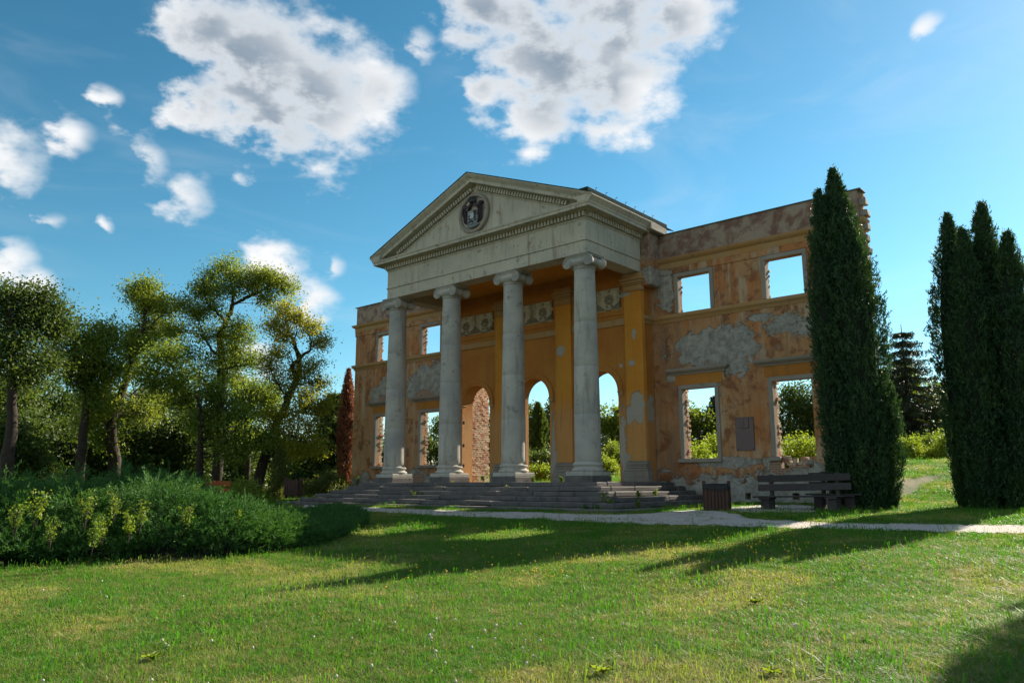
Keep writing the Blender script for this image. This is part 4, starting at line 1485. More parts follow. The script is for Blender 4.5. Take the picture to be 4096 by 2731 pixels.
for i, (u, v, rr, d) in enumerate([(-160, 1000, 170, 50), (60, 1000, 170, 52), (-60, 1250, 150, 47), (120, 1270, 150, 49), (250, 1060, 160, 55), (450, 1150, 150, 58), (760, 1180, 160, 58), (980, 1050, 160, 60), (1130, 1190, 150, 58), (1450, 1330, 110, 56), (1660, 1300, 120, 58), (1800, 1330, 110, 60), (330, 1330, 130, 60), (600, 1330, 130, 62), (870, 1340, 130, 63), (1040, 1350, 120, 62), (1270, 1360, 120, 62)]):
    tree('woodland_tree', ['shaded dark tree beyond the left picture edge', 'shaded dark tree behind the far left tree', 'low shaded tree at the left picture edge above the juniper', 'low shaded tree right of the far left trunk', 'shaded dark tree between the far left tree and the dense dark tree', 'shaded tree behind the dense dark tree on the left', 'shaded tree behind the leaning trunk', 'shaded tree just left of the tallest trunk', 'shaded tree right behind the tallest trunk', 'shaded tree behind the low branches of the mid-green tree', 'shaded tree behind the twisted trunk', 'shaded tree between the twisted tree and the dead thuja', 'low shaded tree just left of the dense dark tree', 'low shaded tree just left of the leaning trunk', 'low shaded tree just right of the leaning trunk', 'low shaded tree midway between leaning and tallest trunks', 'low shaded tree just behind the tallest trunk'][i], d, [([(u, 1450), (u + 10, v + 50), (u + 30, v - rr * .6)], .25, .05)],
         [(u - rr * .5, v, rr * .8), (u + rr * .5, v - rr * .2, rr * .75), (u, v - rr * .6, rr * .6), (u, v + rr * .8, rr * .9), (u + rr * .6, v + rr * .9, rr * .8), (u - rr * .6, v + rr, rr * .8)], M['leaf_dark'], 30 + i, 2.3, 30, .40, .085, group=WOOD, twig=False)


# shrubs: leafy mound on short stems
def shrub(name, label, c, r, leafmat_, seed, n=9, per_m2=5, leaves=22, crad=.22, lsize=.07, cat='shrub', group=None, ragged=.35):
    g = np.random.default_rng(seed)
    x, y = c
    z = hz(x, y)
    root = tag(empty(name, (x, y, z)), label, cat, group)
    bl = []
    for k in range(n):
        a = g.uniform(0, 2 * math.pi)
        q = g.uniform(0, 1) ** .6
        hgt = r[2] * (1 - q ** 2) * g.uniform(1 - ragged, 1)
        bl.append(((r[0] * q * math.cos(a), r[1] * q * math.sin(a), hgt * .62), (r[0] * .38, r[1] * .38, max(.25, hgt * .38))))
    bl.append(((0, 0, r[2] * .35), (r[0] * .85, r[1] * .85, r[2] * .33)))
    L, cen = clumps(bl, per_m2 * .6, leaves, crad, g)
    L[:, 2] = np.maximum(L[:, 2], .02)
    mb = MB()
    for k in range(7):
        b = np.array(bl[k % len(bl)][0])
        mb.tube([(g.normal(0, .08), g.normal(0, .08), -.1), tuple(b * .5 + g.normal(0, .06, 3)), tuple(b)], [.03, .02, .006], 5)
    mb.build('stems', M['bark'], root, True)
    V, F = leaf_arrays(L, lsize, .45, .1, g)
    mesh_np('crown', V, F, leafmat_, root)
    return root


def gxy(vx, vy, d):
    p = at(vx, vy, d)
    return p[0], p[1]


shrub('leafy_shrub', 'pale green understory shrub beside the orange bench', gxy(545, 1110, 39), (1.2, 1.1, 1.7), M['leaf_mid'], 50)
shrub('leafy_shrub', 'low dark shrub at the foot of the tallest tree', gxy(450, 1100, 41), (1.7, 1.3, 1.5), M['leaf_mid'], 51)
shrub('ivy_mound', 'rounded mound overgrown with sunlit ivy left of the steps', gxy(748, 1120, 46), (1.75, 1.6, 1.35), M['leaf_ivy'], 52, 14, 9, 26, .18, .065, 'ivy', None, .12)
shrub('ivy_mound', 'low grassy hump between the left litter bin and the twisted tree', gxy(640, 1130, 45), (1.3, 1.2, .55), M['leaf_ivy'], 53, 8, 7, 24, .16, .06, 'ivy', None, .2)


# conifers
def column_tree(name, label, c, height, rad, mat, seed, n=15000, group=None, size=.055, topsharp=.9, gaps=.0, core=True, lean=(0, 0), zb=None):
    g = np.random.default_rng(seed)
    x, y = c
    z0 = hz(x, y) if zb is None else zb
    root = tag(empty(name, (x, y, z0)), label, 'tree', group)
    ph = g.uniform(0, 6.28, 6)

    def prof(t): return np.clip(np.minimum((t + .02) ** .28 * 1.05, 1) * np.where(t < .55, 1, 1 - ((t - .55) / .45) ** (1.7 if topsharp < 1 else 1.25)), .02, None)

    def lump(th, t): return 1 + .12 * np.sin(3 * th + ph[0] + 5 * t) + .09 * np.sin(6 * th + ph[1] - 9 * t) + .07 * np.sin(4 * th + 38 * t + ph[2]) + .07 * np.sin(9 * th + 60 * t + ph[3])
    n = int(n * 1.6)
    m = n // 14
    t = g.uniform(0, 1, m) ** 1.12
    th = g.uniform(0, 2 * math.pi, m)
    rr = rad * .96 * prof(t) * lump(th, t) * (g.uniform(.74, 1.03, m) + .18 * (g.random(m) < .06))
    P = np.stack([rr * np.cos(th) + lean[0] * t, rr * np.sin(th) + lean[1] * t, t * height * .985 + .02], 1)
    if gaps:
        keep = (np.sin(4 * th + 23 * t + ph[4]) + np.sin(31 * t + ph[5]) < 1.35) | (g.random(m) > gaps)
        P, th = P[keep], th[keep]
    k = len(P)
    idx = np.repeat(np.arange(k), 14)
    out = np.stack([np.cos(th[idx]) * .5, np.sin(th[idx]) * .5, np.full(len(idx), .9)], 1)
    ln = g.uniform(.16, .46, k)[idx] * (.35 + .65 * np.minimum(1, (1.03 - P[idx][:, 2] / height) * 4))
    qq = g.uniform(0, 1, len(idx))
    C = P[idx] + out * (ln * (qq - .35))[:, None] + g.normal(size=(len(idx), 3)) * (.075 * (1.15 - qq))[:, None]
    C[:, 2] = np.clip(C[:, 2], .02, height * 1.03)
    V, F = leaf_arrays(C, size * 1.1, .25, 0, g, updir=out)
    mesh_np('crown', V, F, mat, root)
    if core:  # opaque dark core added to block light, standing in for dense inner foliage
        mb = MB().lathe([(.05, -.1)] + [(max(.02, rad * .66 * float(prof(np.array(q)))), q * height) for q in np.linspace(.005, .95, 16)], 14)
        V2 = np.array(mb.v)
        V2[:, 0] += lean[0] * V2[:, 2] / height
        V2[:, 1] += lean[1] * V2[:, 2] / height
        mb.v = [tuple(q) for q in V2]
        mb.build('light_block_core', M['thuja_core'], root, True)
    MB().tube([(0, 0, -.15), (0, 0, height * .5), (lean[0] * .95, lean[1] * .95, height * .95)], [.14, .09, .015], 8).build('trunk', M['bark'], root)
    return root


TH1, TH2 = 'columnar thujas in front of the right wing', 'columnar thujas at the right edge of the picture'


def thuja(vx, vtop, dist, rad, label, seed, n, group, **kw):
    c = gxy(vx, 1150, dist)
    d = ray(vx, vtop)
    ztop = CAM[2] + d[2] * dist / math.hypot(d[0], d[1])
    tp = at(vx, vtop, dist)
    ln = kw.pop('topx', None)
    if ln is not None:
        tp = at(ln, vtop, dist)
        kw['lean'] = (tp[0] - c[0], tp[1] - c[1])
        ztop = tp[2]
    return column_tree('columnar_thuja', label, c, ztop - hz(*c), rad, M['thuja'], seed, n, group, **kw)


thuja(1972, 383, 26.6, 1.02, 'tallest dark green columnar thuja in front of the right wing', 61, 34000, TH1, topx=1912, gaps=.35)
thuja(1938, 432, 26.2, .62, 'narrow thuja top on the left of the thuja before the right wing', 62, 16000, TH1, topx=1878)
thuja(2000, 498, 26.0, .88, 'shorter thuja on the right of the thuja before the right wing', 63, 24000, TH1, topx=1945, gaps=.5)
thuja(2037, 850, 26.4, .52, 'low bushy thuja shoot at the right foot of the big thuja', 64, 9000, TH1, topx=2025)
thuja(2228, 488, 27.4, .72, 'leftmost narrow thuja of the group at the right edge', 65, 20000, TH2, topx=2175, gaps=.3)
thuja(2290, 462, 27.6, .86, 'tallest thuja of the group at the right edge', 66, 26000, TH2, topx=2253, gaps=.6)
thuja(2345, 528, 27.0, .74, 'right thuja of the group at the right edge', 67, 20000, TH2, topx=2312, gaps=.6)
thuja(2262, 520, 26.8, .62, 'short thuja in the middle of the group at the right edge', 68, 15000, TH2, topx=2208)
column_tree('columnar_thuja', 'dark thuja beyond the right picture edge whose shadow falls on the near lawn', (24.15, -3.6), 11.8, 1.15, M['thuja'], 72, 9000, None, .09)
c = gxy(792, 1098, 51)
d = at(794, 846, 51)
column_tree('columnar_thuja', 'dead rust-brown columnar thuja beside the left end of the facade', c, d[2] - hz(*c), .62, M['deadthuja'], 69, 17000, None, .075, 1.1, gaps=.4)
c = gxy(640, 1130, 42.5)
d = at(640, 1030, 42.5)
column_tree('young_cedar', 'thin half-dead young cedar behind the left litter bin', c, d[2] - hz(*c), .5, M['leaf_ivy'], 70, 3500, None, .06, 1.1, core=False)
c = gxy(1237, 1080, 58)
d = at(1237, 925, 58)
column_tree('columnar_thuja', 'slim green thuja seen through the middle arch', c, d[2] - hz(*c), .6, M['leaf_dark'], 71, 9000, None, .12)


def spruce(name, label, c, top, seed, rad=.24, mat=None, dens=1.0, droop=.35, size=.16, start=.06):
    g = np.random.default_rng(seed)
    x, y = c
    z0 = hz(x, y)
    h = top - z0
    root = tag(empty(name, (x, y, z0)), label, 'tree')
    mb = MB().tube([(0, 0, -.2), (0, 0, h * .5), (0, 0, h)], [.22, .13, .02], 8)
    C, D = [], []
    nl = int(15 * dens)
    for i in range(nl):
        t = start + (1 - start) * i / nl
        L = h * rad * (1 - t) ** .55 + .2
        for k in range(8):
            a = k * .785 + i * .4 + g.normal(0, .12)
            l = L * g.uniform(.75, 1.15)
            pts = [np.array([math.cos(a) * l * q, math.sin(a) * l * q, t * h - droop * l * q + droop * .75 * l * q * q]) for q in np.linspace(0, 1, 6)]
            mb.tube(pts, [.035, .03, .025, .018, .012, .006], 4, False)
            m = int(95 * l * dens)
            q = g.uniform(.08, 1, m)
            P = np.stack([math.cos(a) * l * q, math.sin(a) * l * q, t * h - droop * l * q + droop * .75 * l * q * q], 1)
            side = g.normal(0, .10 + .07 * l * .3, m)
            P += np.stack([-math.sin(a) * side, math.cos(a) * side, -np.abs(g.normal(0, .2, m))], 1)
            C.append(P)
    C = np.concatenate(C)
    mb.build('trunk', M['bark'], root, True)
    V, F = leaf_arrays(C, size, .22, .6, g)
    mesh_np('crown', V, F, mat or M['needle'], root)
    return root


spruce('spruce_tree', 'dark spruce with drooping open branches between the thujas', gxy(2098, 1050, 62), at(2095, 742, 62)[2], 80, .36, dens=1.0, droop=.45, size=.13)
spruce('spruce_tree', 'dark spruce seen at the right side of the near ground floor window', gxy(1655, 1050, 66), at(1655, 898, 66)[2], 81, .30, size=.2)
spruce('pine_tree', 'dark pine beside the dead rust-brown thuja', gxy(762, 1080, 60), at(762, 893, 60)[2], 82, .36, M['leaf_dark'], 1.0, .0, .2)

# trees beyond the facade
BEY = 'trees beyond the facade'
FAR = [  # view x, top y, radius px, distance, material, label
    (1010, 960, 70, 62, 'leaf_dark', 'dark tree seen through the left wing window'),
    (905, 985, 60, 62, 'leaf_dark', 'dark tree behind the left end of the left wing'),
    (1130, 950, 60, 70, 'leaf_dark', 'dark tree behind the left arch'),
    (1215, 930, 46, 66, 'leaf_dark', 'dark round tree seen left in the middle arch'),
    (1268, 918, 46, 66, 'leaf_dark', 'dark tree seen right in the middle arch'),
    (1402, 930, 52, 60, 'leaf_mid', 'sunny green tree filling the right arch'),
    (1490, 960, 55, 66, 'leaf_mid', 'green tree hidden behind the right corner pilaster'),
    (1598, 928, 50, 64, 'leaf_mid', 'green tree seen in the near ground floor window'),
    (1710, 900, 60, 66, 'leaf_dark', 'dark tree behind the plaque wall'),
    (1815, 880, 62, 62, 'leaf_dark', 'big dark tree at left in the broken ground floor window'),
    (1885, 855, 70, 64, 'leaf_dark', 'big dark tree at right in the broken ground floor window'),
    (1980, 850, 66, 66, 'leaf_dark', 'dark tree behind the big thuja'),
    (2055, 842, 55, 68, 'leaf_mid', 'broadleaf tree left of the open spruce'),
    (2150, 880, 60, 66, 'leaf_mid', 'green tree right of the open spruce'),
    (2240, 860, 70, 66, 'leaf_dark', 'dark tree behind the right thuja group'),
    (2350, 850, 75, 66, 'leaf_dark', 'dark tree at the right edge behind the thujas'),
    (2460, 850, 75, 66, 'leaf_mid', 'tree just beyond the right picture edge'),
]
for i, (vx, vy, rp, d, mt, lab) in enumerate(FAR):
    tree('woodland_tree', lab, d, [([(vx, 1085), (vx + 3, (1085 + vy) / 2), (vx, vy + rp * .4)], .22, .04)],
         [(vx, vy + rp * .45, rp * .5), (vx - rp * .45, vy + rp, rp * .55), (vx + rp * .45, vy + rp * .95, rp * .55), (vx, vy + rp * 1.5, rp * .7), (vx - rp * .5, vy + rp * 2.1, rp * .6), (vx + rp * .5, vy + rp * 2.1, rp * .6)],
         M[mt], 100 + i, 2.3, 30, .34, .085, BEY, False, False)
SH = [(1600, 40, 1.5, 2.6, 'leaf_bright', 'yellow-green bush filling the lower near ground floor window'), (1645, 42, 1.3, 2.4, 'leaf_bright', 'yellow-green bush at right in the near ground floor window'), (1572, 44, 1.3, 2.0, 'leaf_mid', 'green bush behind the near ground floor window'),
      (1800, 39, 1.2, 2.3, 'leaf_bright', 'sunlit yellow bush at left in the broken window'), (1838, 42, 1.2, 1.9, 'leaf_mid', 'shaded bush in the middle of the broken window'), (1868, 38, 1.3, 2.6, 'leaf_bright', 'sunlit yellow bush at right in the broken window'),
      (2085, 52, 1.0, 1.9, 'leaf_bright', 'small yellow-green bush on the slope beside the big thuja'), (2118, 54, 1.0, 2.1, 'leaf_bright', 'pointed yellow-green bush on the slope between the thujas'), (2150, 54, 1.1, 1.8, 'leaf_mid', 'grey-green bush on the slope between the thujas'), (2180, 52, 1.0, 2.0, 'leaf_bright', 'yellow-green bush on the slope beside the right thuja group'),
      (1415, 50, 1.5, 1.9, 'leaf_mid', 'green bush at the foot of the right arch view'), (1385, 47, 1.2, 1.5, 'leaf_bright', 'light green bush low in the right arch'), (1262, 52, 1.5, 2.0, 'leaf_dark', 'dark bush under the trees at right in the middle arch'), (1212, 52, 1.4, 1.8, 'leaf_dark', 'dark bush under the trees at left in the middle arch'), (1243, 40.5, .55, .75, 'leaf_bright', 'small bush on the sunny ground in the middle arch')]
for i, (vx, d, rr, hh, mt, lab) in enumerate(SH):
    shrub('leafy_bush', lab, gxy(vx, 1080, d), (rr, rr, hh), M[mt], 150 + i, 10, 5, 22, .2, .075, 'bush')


# ------------------------------------------------------------------ spreading juniper
def juniper_bed(name, label, outline, hfun, n, seed):
    """sprays of needles on a low mound bounded by a ground polygon"""
    g = np.random.default_rng(seed)
    poly = np.array(outline)
    lo, hi = poly.min(0), poly.max(0)
    cx, cy = poly.mean(0)
    root = tag(empty(name, (cx, cy, hz(cx, cy))), label, 'juniper')
    o0 = np.array([cx, cy, hz(cx, cy)])

    def edge(P):
        A, B = poly, np.roll(poly, -1, 0)
        d = np.full(len(P), 9e9)
        for a, b in zip(A, B):
            ab = b - a
            t = np.clip(((P - a) @ ab) / (ab @ ab), 0, 1)
            d = np.minimum(d, np.linalg.norm(P - a - t[:, None] * ab, axis=1))
        return d
    P = []
    while sum(map(len, P)) < n:
        Q = g.uniform(lo, hi, (n, 2))
        P.append(Q[inpoly(Q, poly)])
    P = np.concatenate(P)[:n]

    def top(P):
        e = edge(P)
        b = 1 + .10 * np.sin(P[:, 0] * 1.3 + P[:, 1] * .7) + .12 * np.sin(P[:, 0] * 2.9 - P[:, 1] * 2.1) + .12 * np.sin(P[:, 1] * 4.3 + P[:, 0]) + .07 * np.sin(P[:, 0] * 7.1 + P[:, 1] * 5.3)
        return np.maximum(.12, np.minimum(hfun(P), .25 + .68 * e ** .8) * b)
    T = top(P)
    f = np.where(g.random(n) < .72, g.uniform(0, 1, n) ** .2, g.uniform(0, 1, n))
    z = np.clip(T * f, .05, None)
    base = np.stack([P[:, 0], P[:, 1], Hh(P[:, 0], P[:, 1]) + z], 1)
    eps = .15
    gx = top(P + (eps, 0)) - top(P - (eps, 0))
    gy = top(P + (0, eps)) - top(P - (0, eps))
    out = np.stack([-gx / eps * .5, -gy / eps * .5, np.full(n, .55)], 1)
    out[:, 0] += .35                                     # shoots sweep to the right
    out += g.normal(0, .35, (n, 3))
    out /= np.linalg.norm(out, axis=1)[:, None]
    # each spray: a plume of thin needles along a stem
    m = 19
    L = g.uniform(.30, .80, n)
    L = L * (.4 + .6 * np.minimum(1, T / .9))
    q = g.uniform(.1, 1, (n, m))
    stem = base[:, None] + out[:, None] * (q * L[:, None])[..., None]
    stem[..., 2] -= (q ** 2 * L[:, None]) * .22
    nd = g.normal(size=(n, m, 3)) * .40 + out[:, None] * 1.0
    nd /= np.linalg.norm(nd, axis=2)[..., None]
    stem += g.normal(size=(n, m, 3)) * (.055 * (1.1 - q))[..., None]
    C = (stem + nd * .04).reshape(-1, 3)
    a = nd.reshape(-1, 3)
    b = np.cross(a, g.normal(size=a.shape))
    b /= np.linalg.norm(b, axis=1)[:, None]
    s = g.uniform(.035, .075, len(C))[:, None]
    V = np.stack([C - a * s - b * .010, C - a * s * .6 + b * .011, C + a * s], 1).reshape(-1, 3) - o0
    mesh_np('foliage', V, np.arange(len(V)).reshape(-1, 3), M['juniper'], root)
    # dark inner mass of branches
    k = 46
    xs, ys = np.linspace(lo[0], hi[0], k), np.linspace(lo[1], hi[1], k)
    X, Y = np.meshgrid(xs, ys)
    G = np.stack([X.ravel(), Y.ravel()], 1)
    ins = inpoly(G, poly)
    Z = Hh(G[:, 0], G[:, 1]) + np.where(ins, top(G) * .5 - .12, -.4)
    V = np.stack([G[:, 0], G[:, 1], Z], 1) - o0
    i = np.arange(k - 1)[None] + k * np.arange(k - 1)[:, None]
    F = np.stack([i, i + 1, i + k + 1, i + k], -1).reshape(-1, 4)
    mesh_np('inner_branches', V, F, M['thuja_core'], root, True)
    return poly


def gp(vx, vy):
    p = ground(vx, vy)
    return p[0], p[1]


fr = [gp(-330, 1335), (gp(-60, 1312)), gp(150, 1298), gp(350, 1288), gp(520, 1280), gp(650, 1268), gp(740, 1250), gp(800, 1228), gp(838, 1205), gp(822, 1186), gp(770, 1172)]
bk = [gxy(640, 1130, 27.5), gxy(540, 1100, 28), gxy(400, 1100, 27), gxy(250, 1100, 25.5), gxy(100, 1100, 24), gxy(-80, 1100, 22), gxy(-330, 1100, 20)]
JP = np.array(fr + bk)


def jh(P):
    # crest of the bed as it stands against the trees: high on the left, sinking to its right tip
    dx, dy = P[:, 0] - CAM[0], P[:, 1] - CAM[1]
    d = np.hypot(dx, dy)
    g_ = Hh(P[:, 0], P[:, 1])
    zf = dx * FW[0] + dy * FW[1] + (g_ - CAM[2]) * FW[2]
    vx = (2048 + FPX * (dx * RT[0] + dy * RT[1]) / zf) / 1.7415
    sl_ = np.interp(vx, [-400, 0, 200, 290, 410, 440, 470, 520, 560, 615, 700, 770, 838, 900], [.006, .006, .011, .015, .013, .006, -.010, -.018, -.021, -.025, -.037, -.047, -.058, -.066])
    return np.clip((CAM[2] + sl_ * d - g_ - .34) * .86, .12, 1.7)


juniper_bed('juniper_bed', 'broad spreading dark green juniper filling the left of the lawn', JP, jh, 27000, 200)
bk2 = np.array([gxy(-250, 1060, 29), gxy(60, 1060, 29.5), gxy(230, 1060, 30), gxy(330, 1080, 31), gxy(300, 1080, 34), gxy(100, 1080, 34), gxy(-250, 1080, 33)])
juniper_bed('juniper_bed', 'second dark juniper mound behind the broad one at far left', bk2, lambda P: np.full(len(P), 2.3), 5000, 201)


def sapling(name, label, x, y, h, seed, mat, cat='sapling', n=5, lsize=.05, z=None, spread=.35, flowers=None, per=16):
    g = np.random.default_rng(seed)
    z0 = hz(x, y) if z is None else z
    root = tag(empty(name, (x, y, z0)), label, cat)
    mb, L = MB(), []
    for k in range(n):
        a = g.uniform(0, 6.28)
        e = np.array([math.cos(a) * spread * h * g.uniform(.3, 1), math.sin(a) * spread * h * g.uniform(.3, 1), h * g.uniform(.6, 1)])
        mid = e * .5 + np.array([0, 0, .12 * h])
        mb.tube([(0, 0, -.03), mid, e], [.005, .004, .002], 4, False)
        q = g.uniform(.35, 1.02, per)
        L.append(e[None] * q[:, None] + g.normal(0, .05 * max(h, .5), (per, 3)))
    L = np.concatenate(L)
    mb.build('stems', M['bark'], root)
    V, F = leaf_arrays(L, lsize, .5, .1, g)
    mesh_np('leaves', V, F, mat, root)
    if flowers:
        S = L[g.integers(0, len(L), flowers)] + (0, 0, .04)
        V, F = leaf_arrays(S, lsize * .55, .9, 0, g)
        mesh_np('blossoms', V, F, M['flower'], root)
    return root


# shoots that push through the juniper
for i, (vx, vy, d, h) in enumerate([(88, 1140, 17.5, 1.0), (40, 1170, 16.8, .8), (200, 1145, 17.6, 1.0), (240, 1180, 16.6, .9), (268, 1135, 18, .9), (325, 1160, 17.4, .9), (300, 1190, 16.5, .7), (430, 1170, 17.5, .8), (455, 1120, 20, .7), (545, 1180, 18, .6), (215, 1215, 15.8, .7), (120, 1200, 16, .7)]):
    p = at(vx, vy, d)
    sapling('wild_sapling', ['yellow-green leafy shoot growing out of the juniper at far left', 'dark leafy shoot at the left picture edge in the juniper', 'yellow-green shoot in the left part of the juniper', 'low leafy shoot under the yellow-green shoot in the juniper', 'upright pale shoot with white leaf tips in the juniper', 'reddish stemmed shoot in the middle of the juniper', 'bushy low shoot in the middle of the juniper', 'pale shoot right of the middle of the juniper', 'small yellow shoot near the juniper crest below the orange bench', 'tiny pale shoot in the right part of the juniper', 'small shoot low at the front of the juniper', 'small shoot low at the front left of the juniper'][i], p[0], p[1], h * .8, 220 + i, M['weed'] if i % 3 else M['leaf_bright'], z=p[2] - h * .6, n=7, lsize=.028, per=30, spread=.26)

# weeds on and round the steps
for i, (vx, vy, d, h, fl, lab) in enumerate([
        (1389, 1150, 26.4, .50, 26, 'yellow flowering weed on the corner of the steps'), (1402, 1160, 25.7, .34, 6, 'leafy weed under the yellow flowers on the steps'), (1466, 1138, 27.6, .25, 0, 'small weed on the lit right steps'), (1505, 1134, 29, .22, 0, 'small weed far up on the right steps'),
        (1466, 1158, 26.6, .22, 0, 'small weed low on the lit right steps'), (1036, 1120, 33.5, .45, 0, 'tall weed on the steps before the second column'), (1012, 1128, 33, .35, 0, 'pair of weeds on the left steps'), (950, 1138, 33, .35, 0, 'weed on the lower left steps'), (970, 1140, 33, .3, 0, 'sprig beside the weed on the lower left steps'),
        (1165, 1126, 30.5, .28, 0, 'weed on the middle steps'), (885, 1142, 35, .3, 0, 'weed near the left end of the steps'), (1225, 1103, 32, .25, 0, 'weed growing at the foot of the third column'), (1290, 1104, 31, .25, 0, 'light green weed between third and fourth column'), (1110, 1100, 33.5, .25, 0, 'weed at the threshold of the left arch'),
        (820, 1108, 45, .6, 0, 'dark weed at the left end of the top step'), (1370, 1172, 25.4, .38, 0, 'dark bushy weed at the foot of the steps corner'), (1345, 1172, 25.6, .33, 0, 'dark weed beside the foot of the steps')]):
    p = at(vx, vy, d)
    sapling('weed', lab, p[0], p[1], h, 260 + i, M['juniper'] if 'dark' in lab else M['weed'], 'weed', 7, .035, z=p[2] - h * .35, flowers=fl or None, per=20)


# broad leaved rosettes in the near lawn
def rosette(vx, vy, r, seed, lab):
    g = np.random.default_rng(seed)
    x, y = gp(vx, vy)
    root = tag(empty('plantain', (x, y, hz(x, y))), lab, 'plant')
    for k in range(9):
        a = k * 2.4 + g.uniform(-.2, .2)
        l = r * g.uniform(.7, 1.1)
        wd = l * .24
        V, F = [], []
        n = 7
        for i in range(n):
            t = i / (n - 1)
            ww = wd * math.sin(math.pi * min(1, .08 + t * .92)) ** .7
            zz = .03 + l * .55 * t - l * .35 * t * t
            for s in (-1, 0, 1): V.append((l * t, s * ww, zz + (0.02 * abs(s))))
        for i in range(n - 1):
            for s in (0, 1): F.append((i * 3 + s, i * 3 + s + 1, i * 3 + s + 4, i * 3 + s + 3))
        o = MB().add(V, F).build('leaf', M['leaf_mid'], root, True)
        o.rotation_euler = (0, g.uniform(-.35, .1), a)


for i, (vx, vy, r, lab) in enumerate([(1385, 1556, .12, 'broad leaved plantain at the bottom middle of the lawn'), (352, 1522, .12, 'broad leaved plantain at the bottom left of the lawn'), (1768, 1555, .10, 'broad leaved plantain at the bottom right of the lawn'), (1735, 1392, .13, 'leafy plantain right of the middle in the lawn')]): rosette(vx, vy, r, 300 + i, lab)


# ------------------------------------------------------------------ lawn: tufts of grass, set out point by point
def tuft(name, nb, h, spread, wid, seed, mat, lean=.35, stalks=0):
    g = np.random.default_rng(seed)
    V, F = [], []
    for k in range(nb):
        a, q = g.uniform(0, 6.28), g.uniform(0, 1) ** .6 * spread
        p = np.array([math.cos(a) * q, math.sin(a) * q, -.01])
        b = g.uniform(0, 6.28)
        hh = h * g.uniform(.45, 1.15)
        ln = hh * abs(g.normal(0, lean))
        d = np.array([math.cos(b), math.sin(b), 0])
        sd = np.array([-d[1], d[0], 0]) * wid * g.uniform(.6, 1.3)
        m = p + d * ln * .35 + (0, 0, hh * .6)
        t = p + d * ln + (0, 0, hh * (1 - .15 * min(1, ln / hh)))
        i = len(V)
        V += [p - sd, p + sd, m + sd * .75, m - sd * .75, t]
        F += [(i, i + 1, i + 2, i + 3), (i + 3, i + 2, i + 4)]
    for k in range(stalks):
        a, q = g.uniform(0, 6.28), g.uniform(0, 1) * spread
        p = np.array([math.cos(a) * q, math.sin(a) * q, 0])
        hh = h * g.uniform(1.5, 2.6)
        d = g.normal(0, .12, 3) * hh
        sd = np.array([.0022, .0018, 0])
        t = p + (d[0], d[1], hh)
        i = len(V)
        V += [p - sd, p + sd, t + sd, t - sd]
        F.append((i, i + 1, i + 2, i + 3))
        i = len(V)
        V += [t - (.004, 0, .0), t + (.004, 0, 0), t + (.005, 0, .03), t + (0, 0, .045), t + (-.005, 0, .03)]
        F.append((i, i + 1, i + 2, i + 3, i + 4))
    me = bpy.data.meshes.new(name)
    me.from_pydata([tuple(v) for v in V], [], F)
    me.materials.append(mat)
    return bpy.data.objects.new(name, me)


def collection(name, objs):
    c = bpy.data.collections.new(name)
    for o in objs: c.objects.link(o)
    return c


def scatter(name, label, P, rot, scl, idx, coll, cat=None):
    me = bpy.data.meshes.new(name)
    me.vertices.add(len(P))
    me.vertices.foreach_set('co', np.ascontiguousarray(P, np.float32).ravel())
    for nm, typ, arr in (('rot', 'FLOAT_VECTOR', rot), ('scl', 'FLOAT_VECTOR', scl), ('idx', 'INT', idx)):
        at_ = me.attributes.new(nm, typ, 'POINT')
        if typ == 'INT': at_.data.foreach_set('value', np.ascontiguousarray(arr, np.int32))
        else: at_.data.foreach_set('vector', np.ascontiguousarray(arr, np.float32).ravel())
    o = link(bpy.data.objects.new(name, me))
    ng = bpy.data.node_groups.new(name + '_nodes', 'GeometryNodeTree')
    ng.interface.new_socket('Geometry', in_out='INPUT', socket_type='NodeSocketGeometry')
    ng.interface.new_socket('Geometry', in_out='OUTPUT', socket_type='NodeSocketGeometry')
    gi, go = ng.nodes.new('NodeGroupInput'), ng.nodes.new('NodeGroupOutput')
    ci = ng.nodes.new('GeometryNodeCollectionInfo')
    ci.inputs['Collection'].default_value = coll
    ci.inputs['Separate Children'].default_value = True
    ci.inputs['Reset Children'].default_value = True
    ip = ng.nodes.new('GeometryNodeInstanceOnPoints')
    ip.inputs['Pick Instance'].default_value = True
    ng.links.new(gi.outputs[0], ip.inputs['Points'])
    ng.links.new(ci.outputs[0], ip.inputs['Instance'])
    for nm, typ, sock in (('idx', 'INT', 'Instance Index'), ('rot', 'FLOAT_VECTOR', 'Rotation'), ('scl', 'FLOAT_VECTOR', 'Scale')):
        na = ng.nodes.new('GeometryNodeInputNamedAttribute')
        na.data_type = typ
        na.inputs['Name'].default_value = nm
        ng.links.new(na.outputs['Attribute'], ip.inputs[sock])
    ng.links.new(ip.outputs[0], go.inputs[0])
    md = o.modifiers.new('scatter', 'NODES')
    md.node_group = ng
    tag(o, label, kind='stuff')
    return o


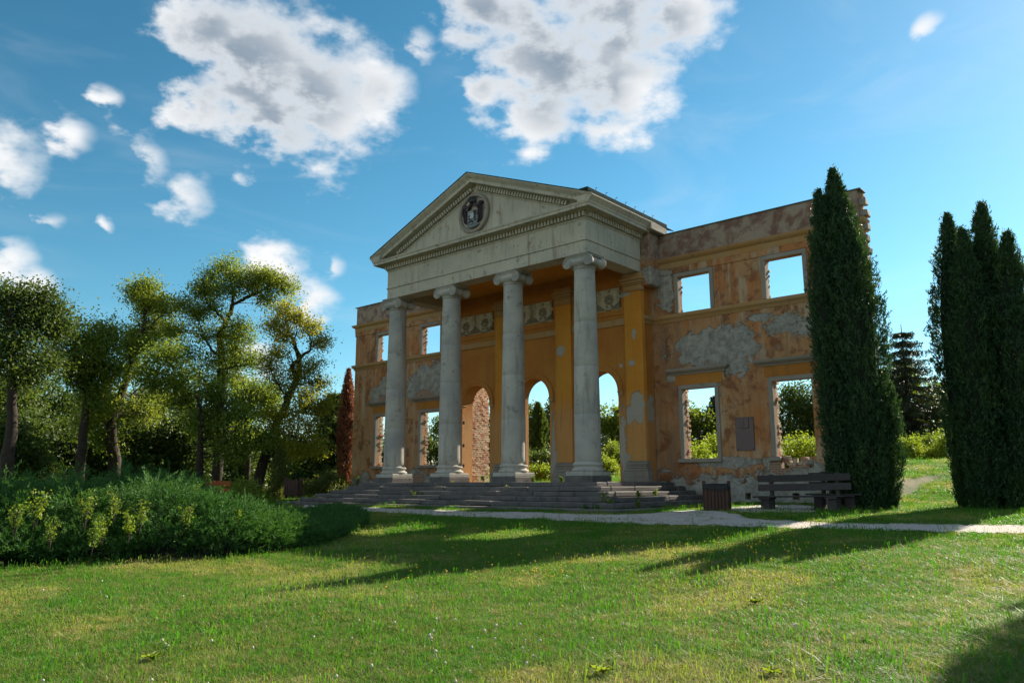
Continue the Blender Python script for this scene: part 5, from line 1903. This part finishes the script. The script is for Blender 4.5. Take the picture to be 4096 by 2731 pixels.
def lawn():
    tufts = [tuft('tuft_a', 44, .045, .095, .0026, 1, M['grass'], .6), tuft('tuft_b', 44, .055, .10, .0026, 2, M['grass'], .9), tuft('tuft_c', 42, .036, .10, .003, 3, M['grass'], 1.1), tuft('tuft_d', 24, .075, .11, .0022, 4, M['straw'], 1.7), tuft('tuft_e', 34, .05, .10, .0025, 5, M['grass'], .7, 1)]
    far = [tuft('far_a', 56, .060, .26, .007, 6, M['grass'], .8), tuft('far_b', 56, .050, .28, .008, 7, M['grass'], 1.1), tuft('far_c', 40, .075, .26, .006, 8, M['straw'], 1.0), tuft('far_d', 50, .06, .26, .0065, 9, M['grass'], .8, 3)]
    g = np.random.default_rng(500)

    def region(n, r0, r1, a0, a1):
        r = np.sqrt(g.uniform(r0 ** 2, r1 ** 2, n))
        a = g.uniform(a0, a1, n)                # angle from the view axis, right positive
        dx = -math.sin(YAW) * np.cos(a) + math.cos(YAW) * np.sin(a)
        dy = math.cos(YAW) * np.cos(a) + math.sin(YAW) * np.sin(a)
        return np.stack([CAM[0] + dx * r, CAM[1] + dy * r], 1)

    def clear(P):
        bad = inpoly(P, PATH_POLY) & (g.random(len(P)) > .03)
        bad |= inpoly(P, APRON_POLY) & (g.random(len(P)) > .12)
        bad |= (np.abs(P[:, 0]) < 9.35) & (P[:, 1] > -7.28) & (P[:, 1] < 1.5)
        bad |= (np.abs(P[:, 0]) < 14.9) & (P[:, 1] > .85) & (P[:, 1] < 1.75)
        bad |= inpoly(P, JP) & (g.random(len(P)) > .03)
        # trodden bare earth along the wall and worn spots
        worn = np.exp(-((P[:, 1] + 1.5) / 2.0) ** 2) * (P[:, 0] > 9) * (P[:, 0] < 15)
        bad |= g.random(len(P)) < worn * .85
        spot = np.sin(P[:, 0] * 1.7 + 1) * np.sin(P[:, 1] * 1.3 + P[:, 0] * .6)
        bad |= (spot > .75) & (P[:, 1] > -16) & (g.random(len(P)) < .6)
        return P[~bad]

    def put(name, label, P, coll, k, s0, s1, wts):
        n = len(P)
        z = Hh(P[:, 0], P[:, 1]) - .004
        pn = np.sin(P[:, 0] * .9 + 2) * np.sin(P[:, 1] * .8) + .5 * np.sin(P[:, 0] * 2.3 + P[:, 1] * 1.9)
        s = g.uniform(s0, s1, n) * (1 + .22 * pn)
        scl = np.stack([s, s, (.55 + .45 * s) * g.uniform(.6, 1.1, n)], 1)
        rot = np.stack([g.normal(0, .1, n), g.normal(0, .1, n), g.uniform(0, 6.28, n)], 1)
        scatter(name, label, np.column_stack([P, z]), rot, scl, g.choice(k, n, p=wts), coll)
    wn = [.25, .22, .24, .17, .12]
    put('lawn_grass', 'short green and straw coloured grass of the near lawn', clear(region(42000, 2.0, 9.0, -.85, .85)), collection('near_tufts', tufts), 5, .8, 1.25, wn)
    put('lawn_grass', 'grass of the middle lawn', clear(region(60000, 8.5, 18.0, -.75, .75)), collection('mid_tufts', [o.copy() for o in tufts]), 5, 1.0, 1.7, wn)
    wf = [.34, .32, .14, .20]
    put('lawn_grass', 'grass round the path and before the steps', clear(region(52000, 17.0, 34.0, -.75, .72)), collection('far_tufts', far), 4, .75, 1.15, wf)
    P = clear(region(42000, 33.0, 62.0, -.62, .66))
    P = P[(P[:, 1] > 1.6) | (P[:, 0] < -8)]
    put('lawn_grass', 'grass of the slope behind the facade', P, collection('back_tufts', [o.copy() for o in far]), 4, 1.1, 1.8, wf)
    # flowers
    fl = []
    for nm, mt, r in (('bloom_a_yellow', M['flower'], .013), ('bloom_b_white', M['white'], .012)):
        mb = MB().lathe([(r * .4, .055), (r, .062), (r * .95, .07), (r * .4, .078)], 7).tube([(0, 0, 0), (.004, 0, .03), (0, 0, .058)], .0016, 3, False)
        me = bpy.data.meshes.new(nm)
        me.from_pydata(mb.v, [], mb.f)
        me.materials.append(mt)
        fl.append(bpy.data.objects.new(nm, me))
    Y = []
    for vx, vy, n, s in [(1215, 1327, 18, .25), (1240, 1324, 14, .2), (1700, 1252, 60, .8), (1640, 1262, 45, .9), (1560, 1272, 40, .9), (1780, 1275, 40, 1.2), (1920, 1310, 25, 1.0), (2050, 1290, 40, 1.5), (2290, 1303, 40, 1.0), (1790, 1345, 8, .3), (1820, 1450, 4, .3), (930, 1335, 12, .6), (1000, 1322, 10, .7), (1100, 1290, 12, 1.0), (1660, 1235, 25, .6), (1300, 1290, 20, 1.2)]:
        c = np.array(gp(vx, vy))
        Y.append(c + g.normal(0, s, (n, 2)))
    Y = clear(np.concatenate(Y + [region(60, 8, 22, -.1, .75)]))
    Wt = clear(np.concatenate([region(60, 3, 9, -.6, .5), np.array(gp(1120, 1490)) + g.normal(0, .7, (16, 2)), np.array(gp(1000, 1470)) + g.normal(0, .6, (8, 2)), region(25, 9, 16, -.6, .6)]))
    P = np.concatenate([Y, Wt])
    idx = np.r_[np.zeros(len(Y), int), np.ones(len(Wt), int)]
    n = len(P)
    s = g.uniform(.7, 1.3, n)
    scatter('lawn_flowers', 'small yellow and white flowers scattered through the lawn', np.column_stack([P, Hh(P[:, 0], P[:, 1])]), np.stack([g.normal(0, .15, n), g.normal(0, .15, n), g.uniform(0, 6, n)], 1), np.stack([s, s, s], 1), idx, collection('blooms', fl))


lawn()
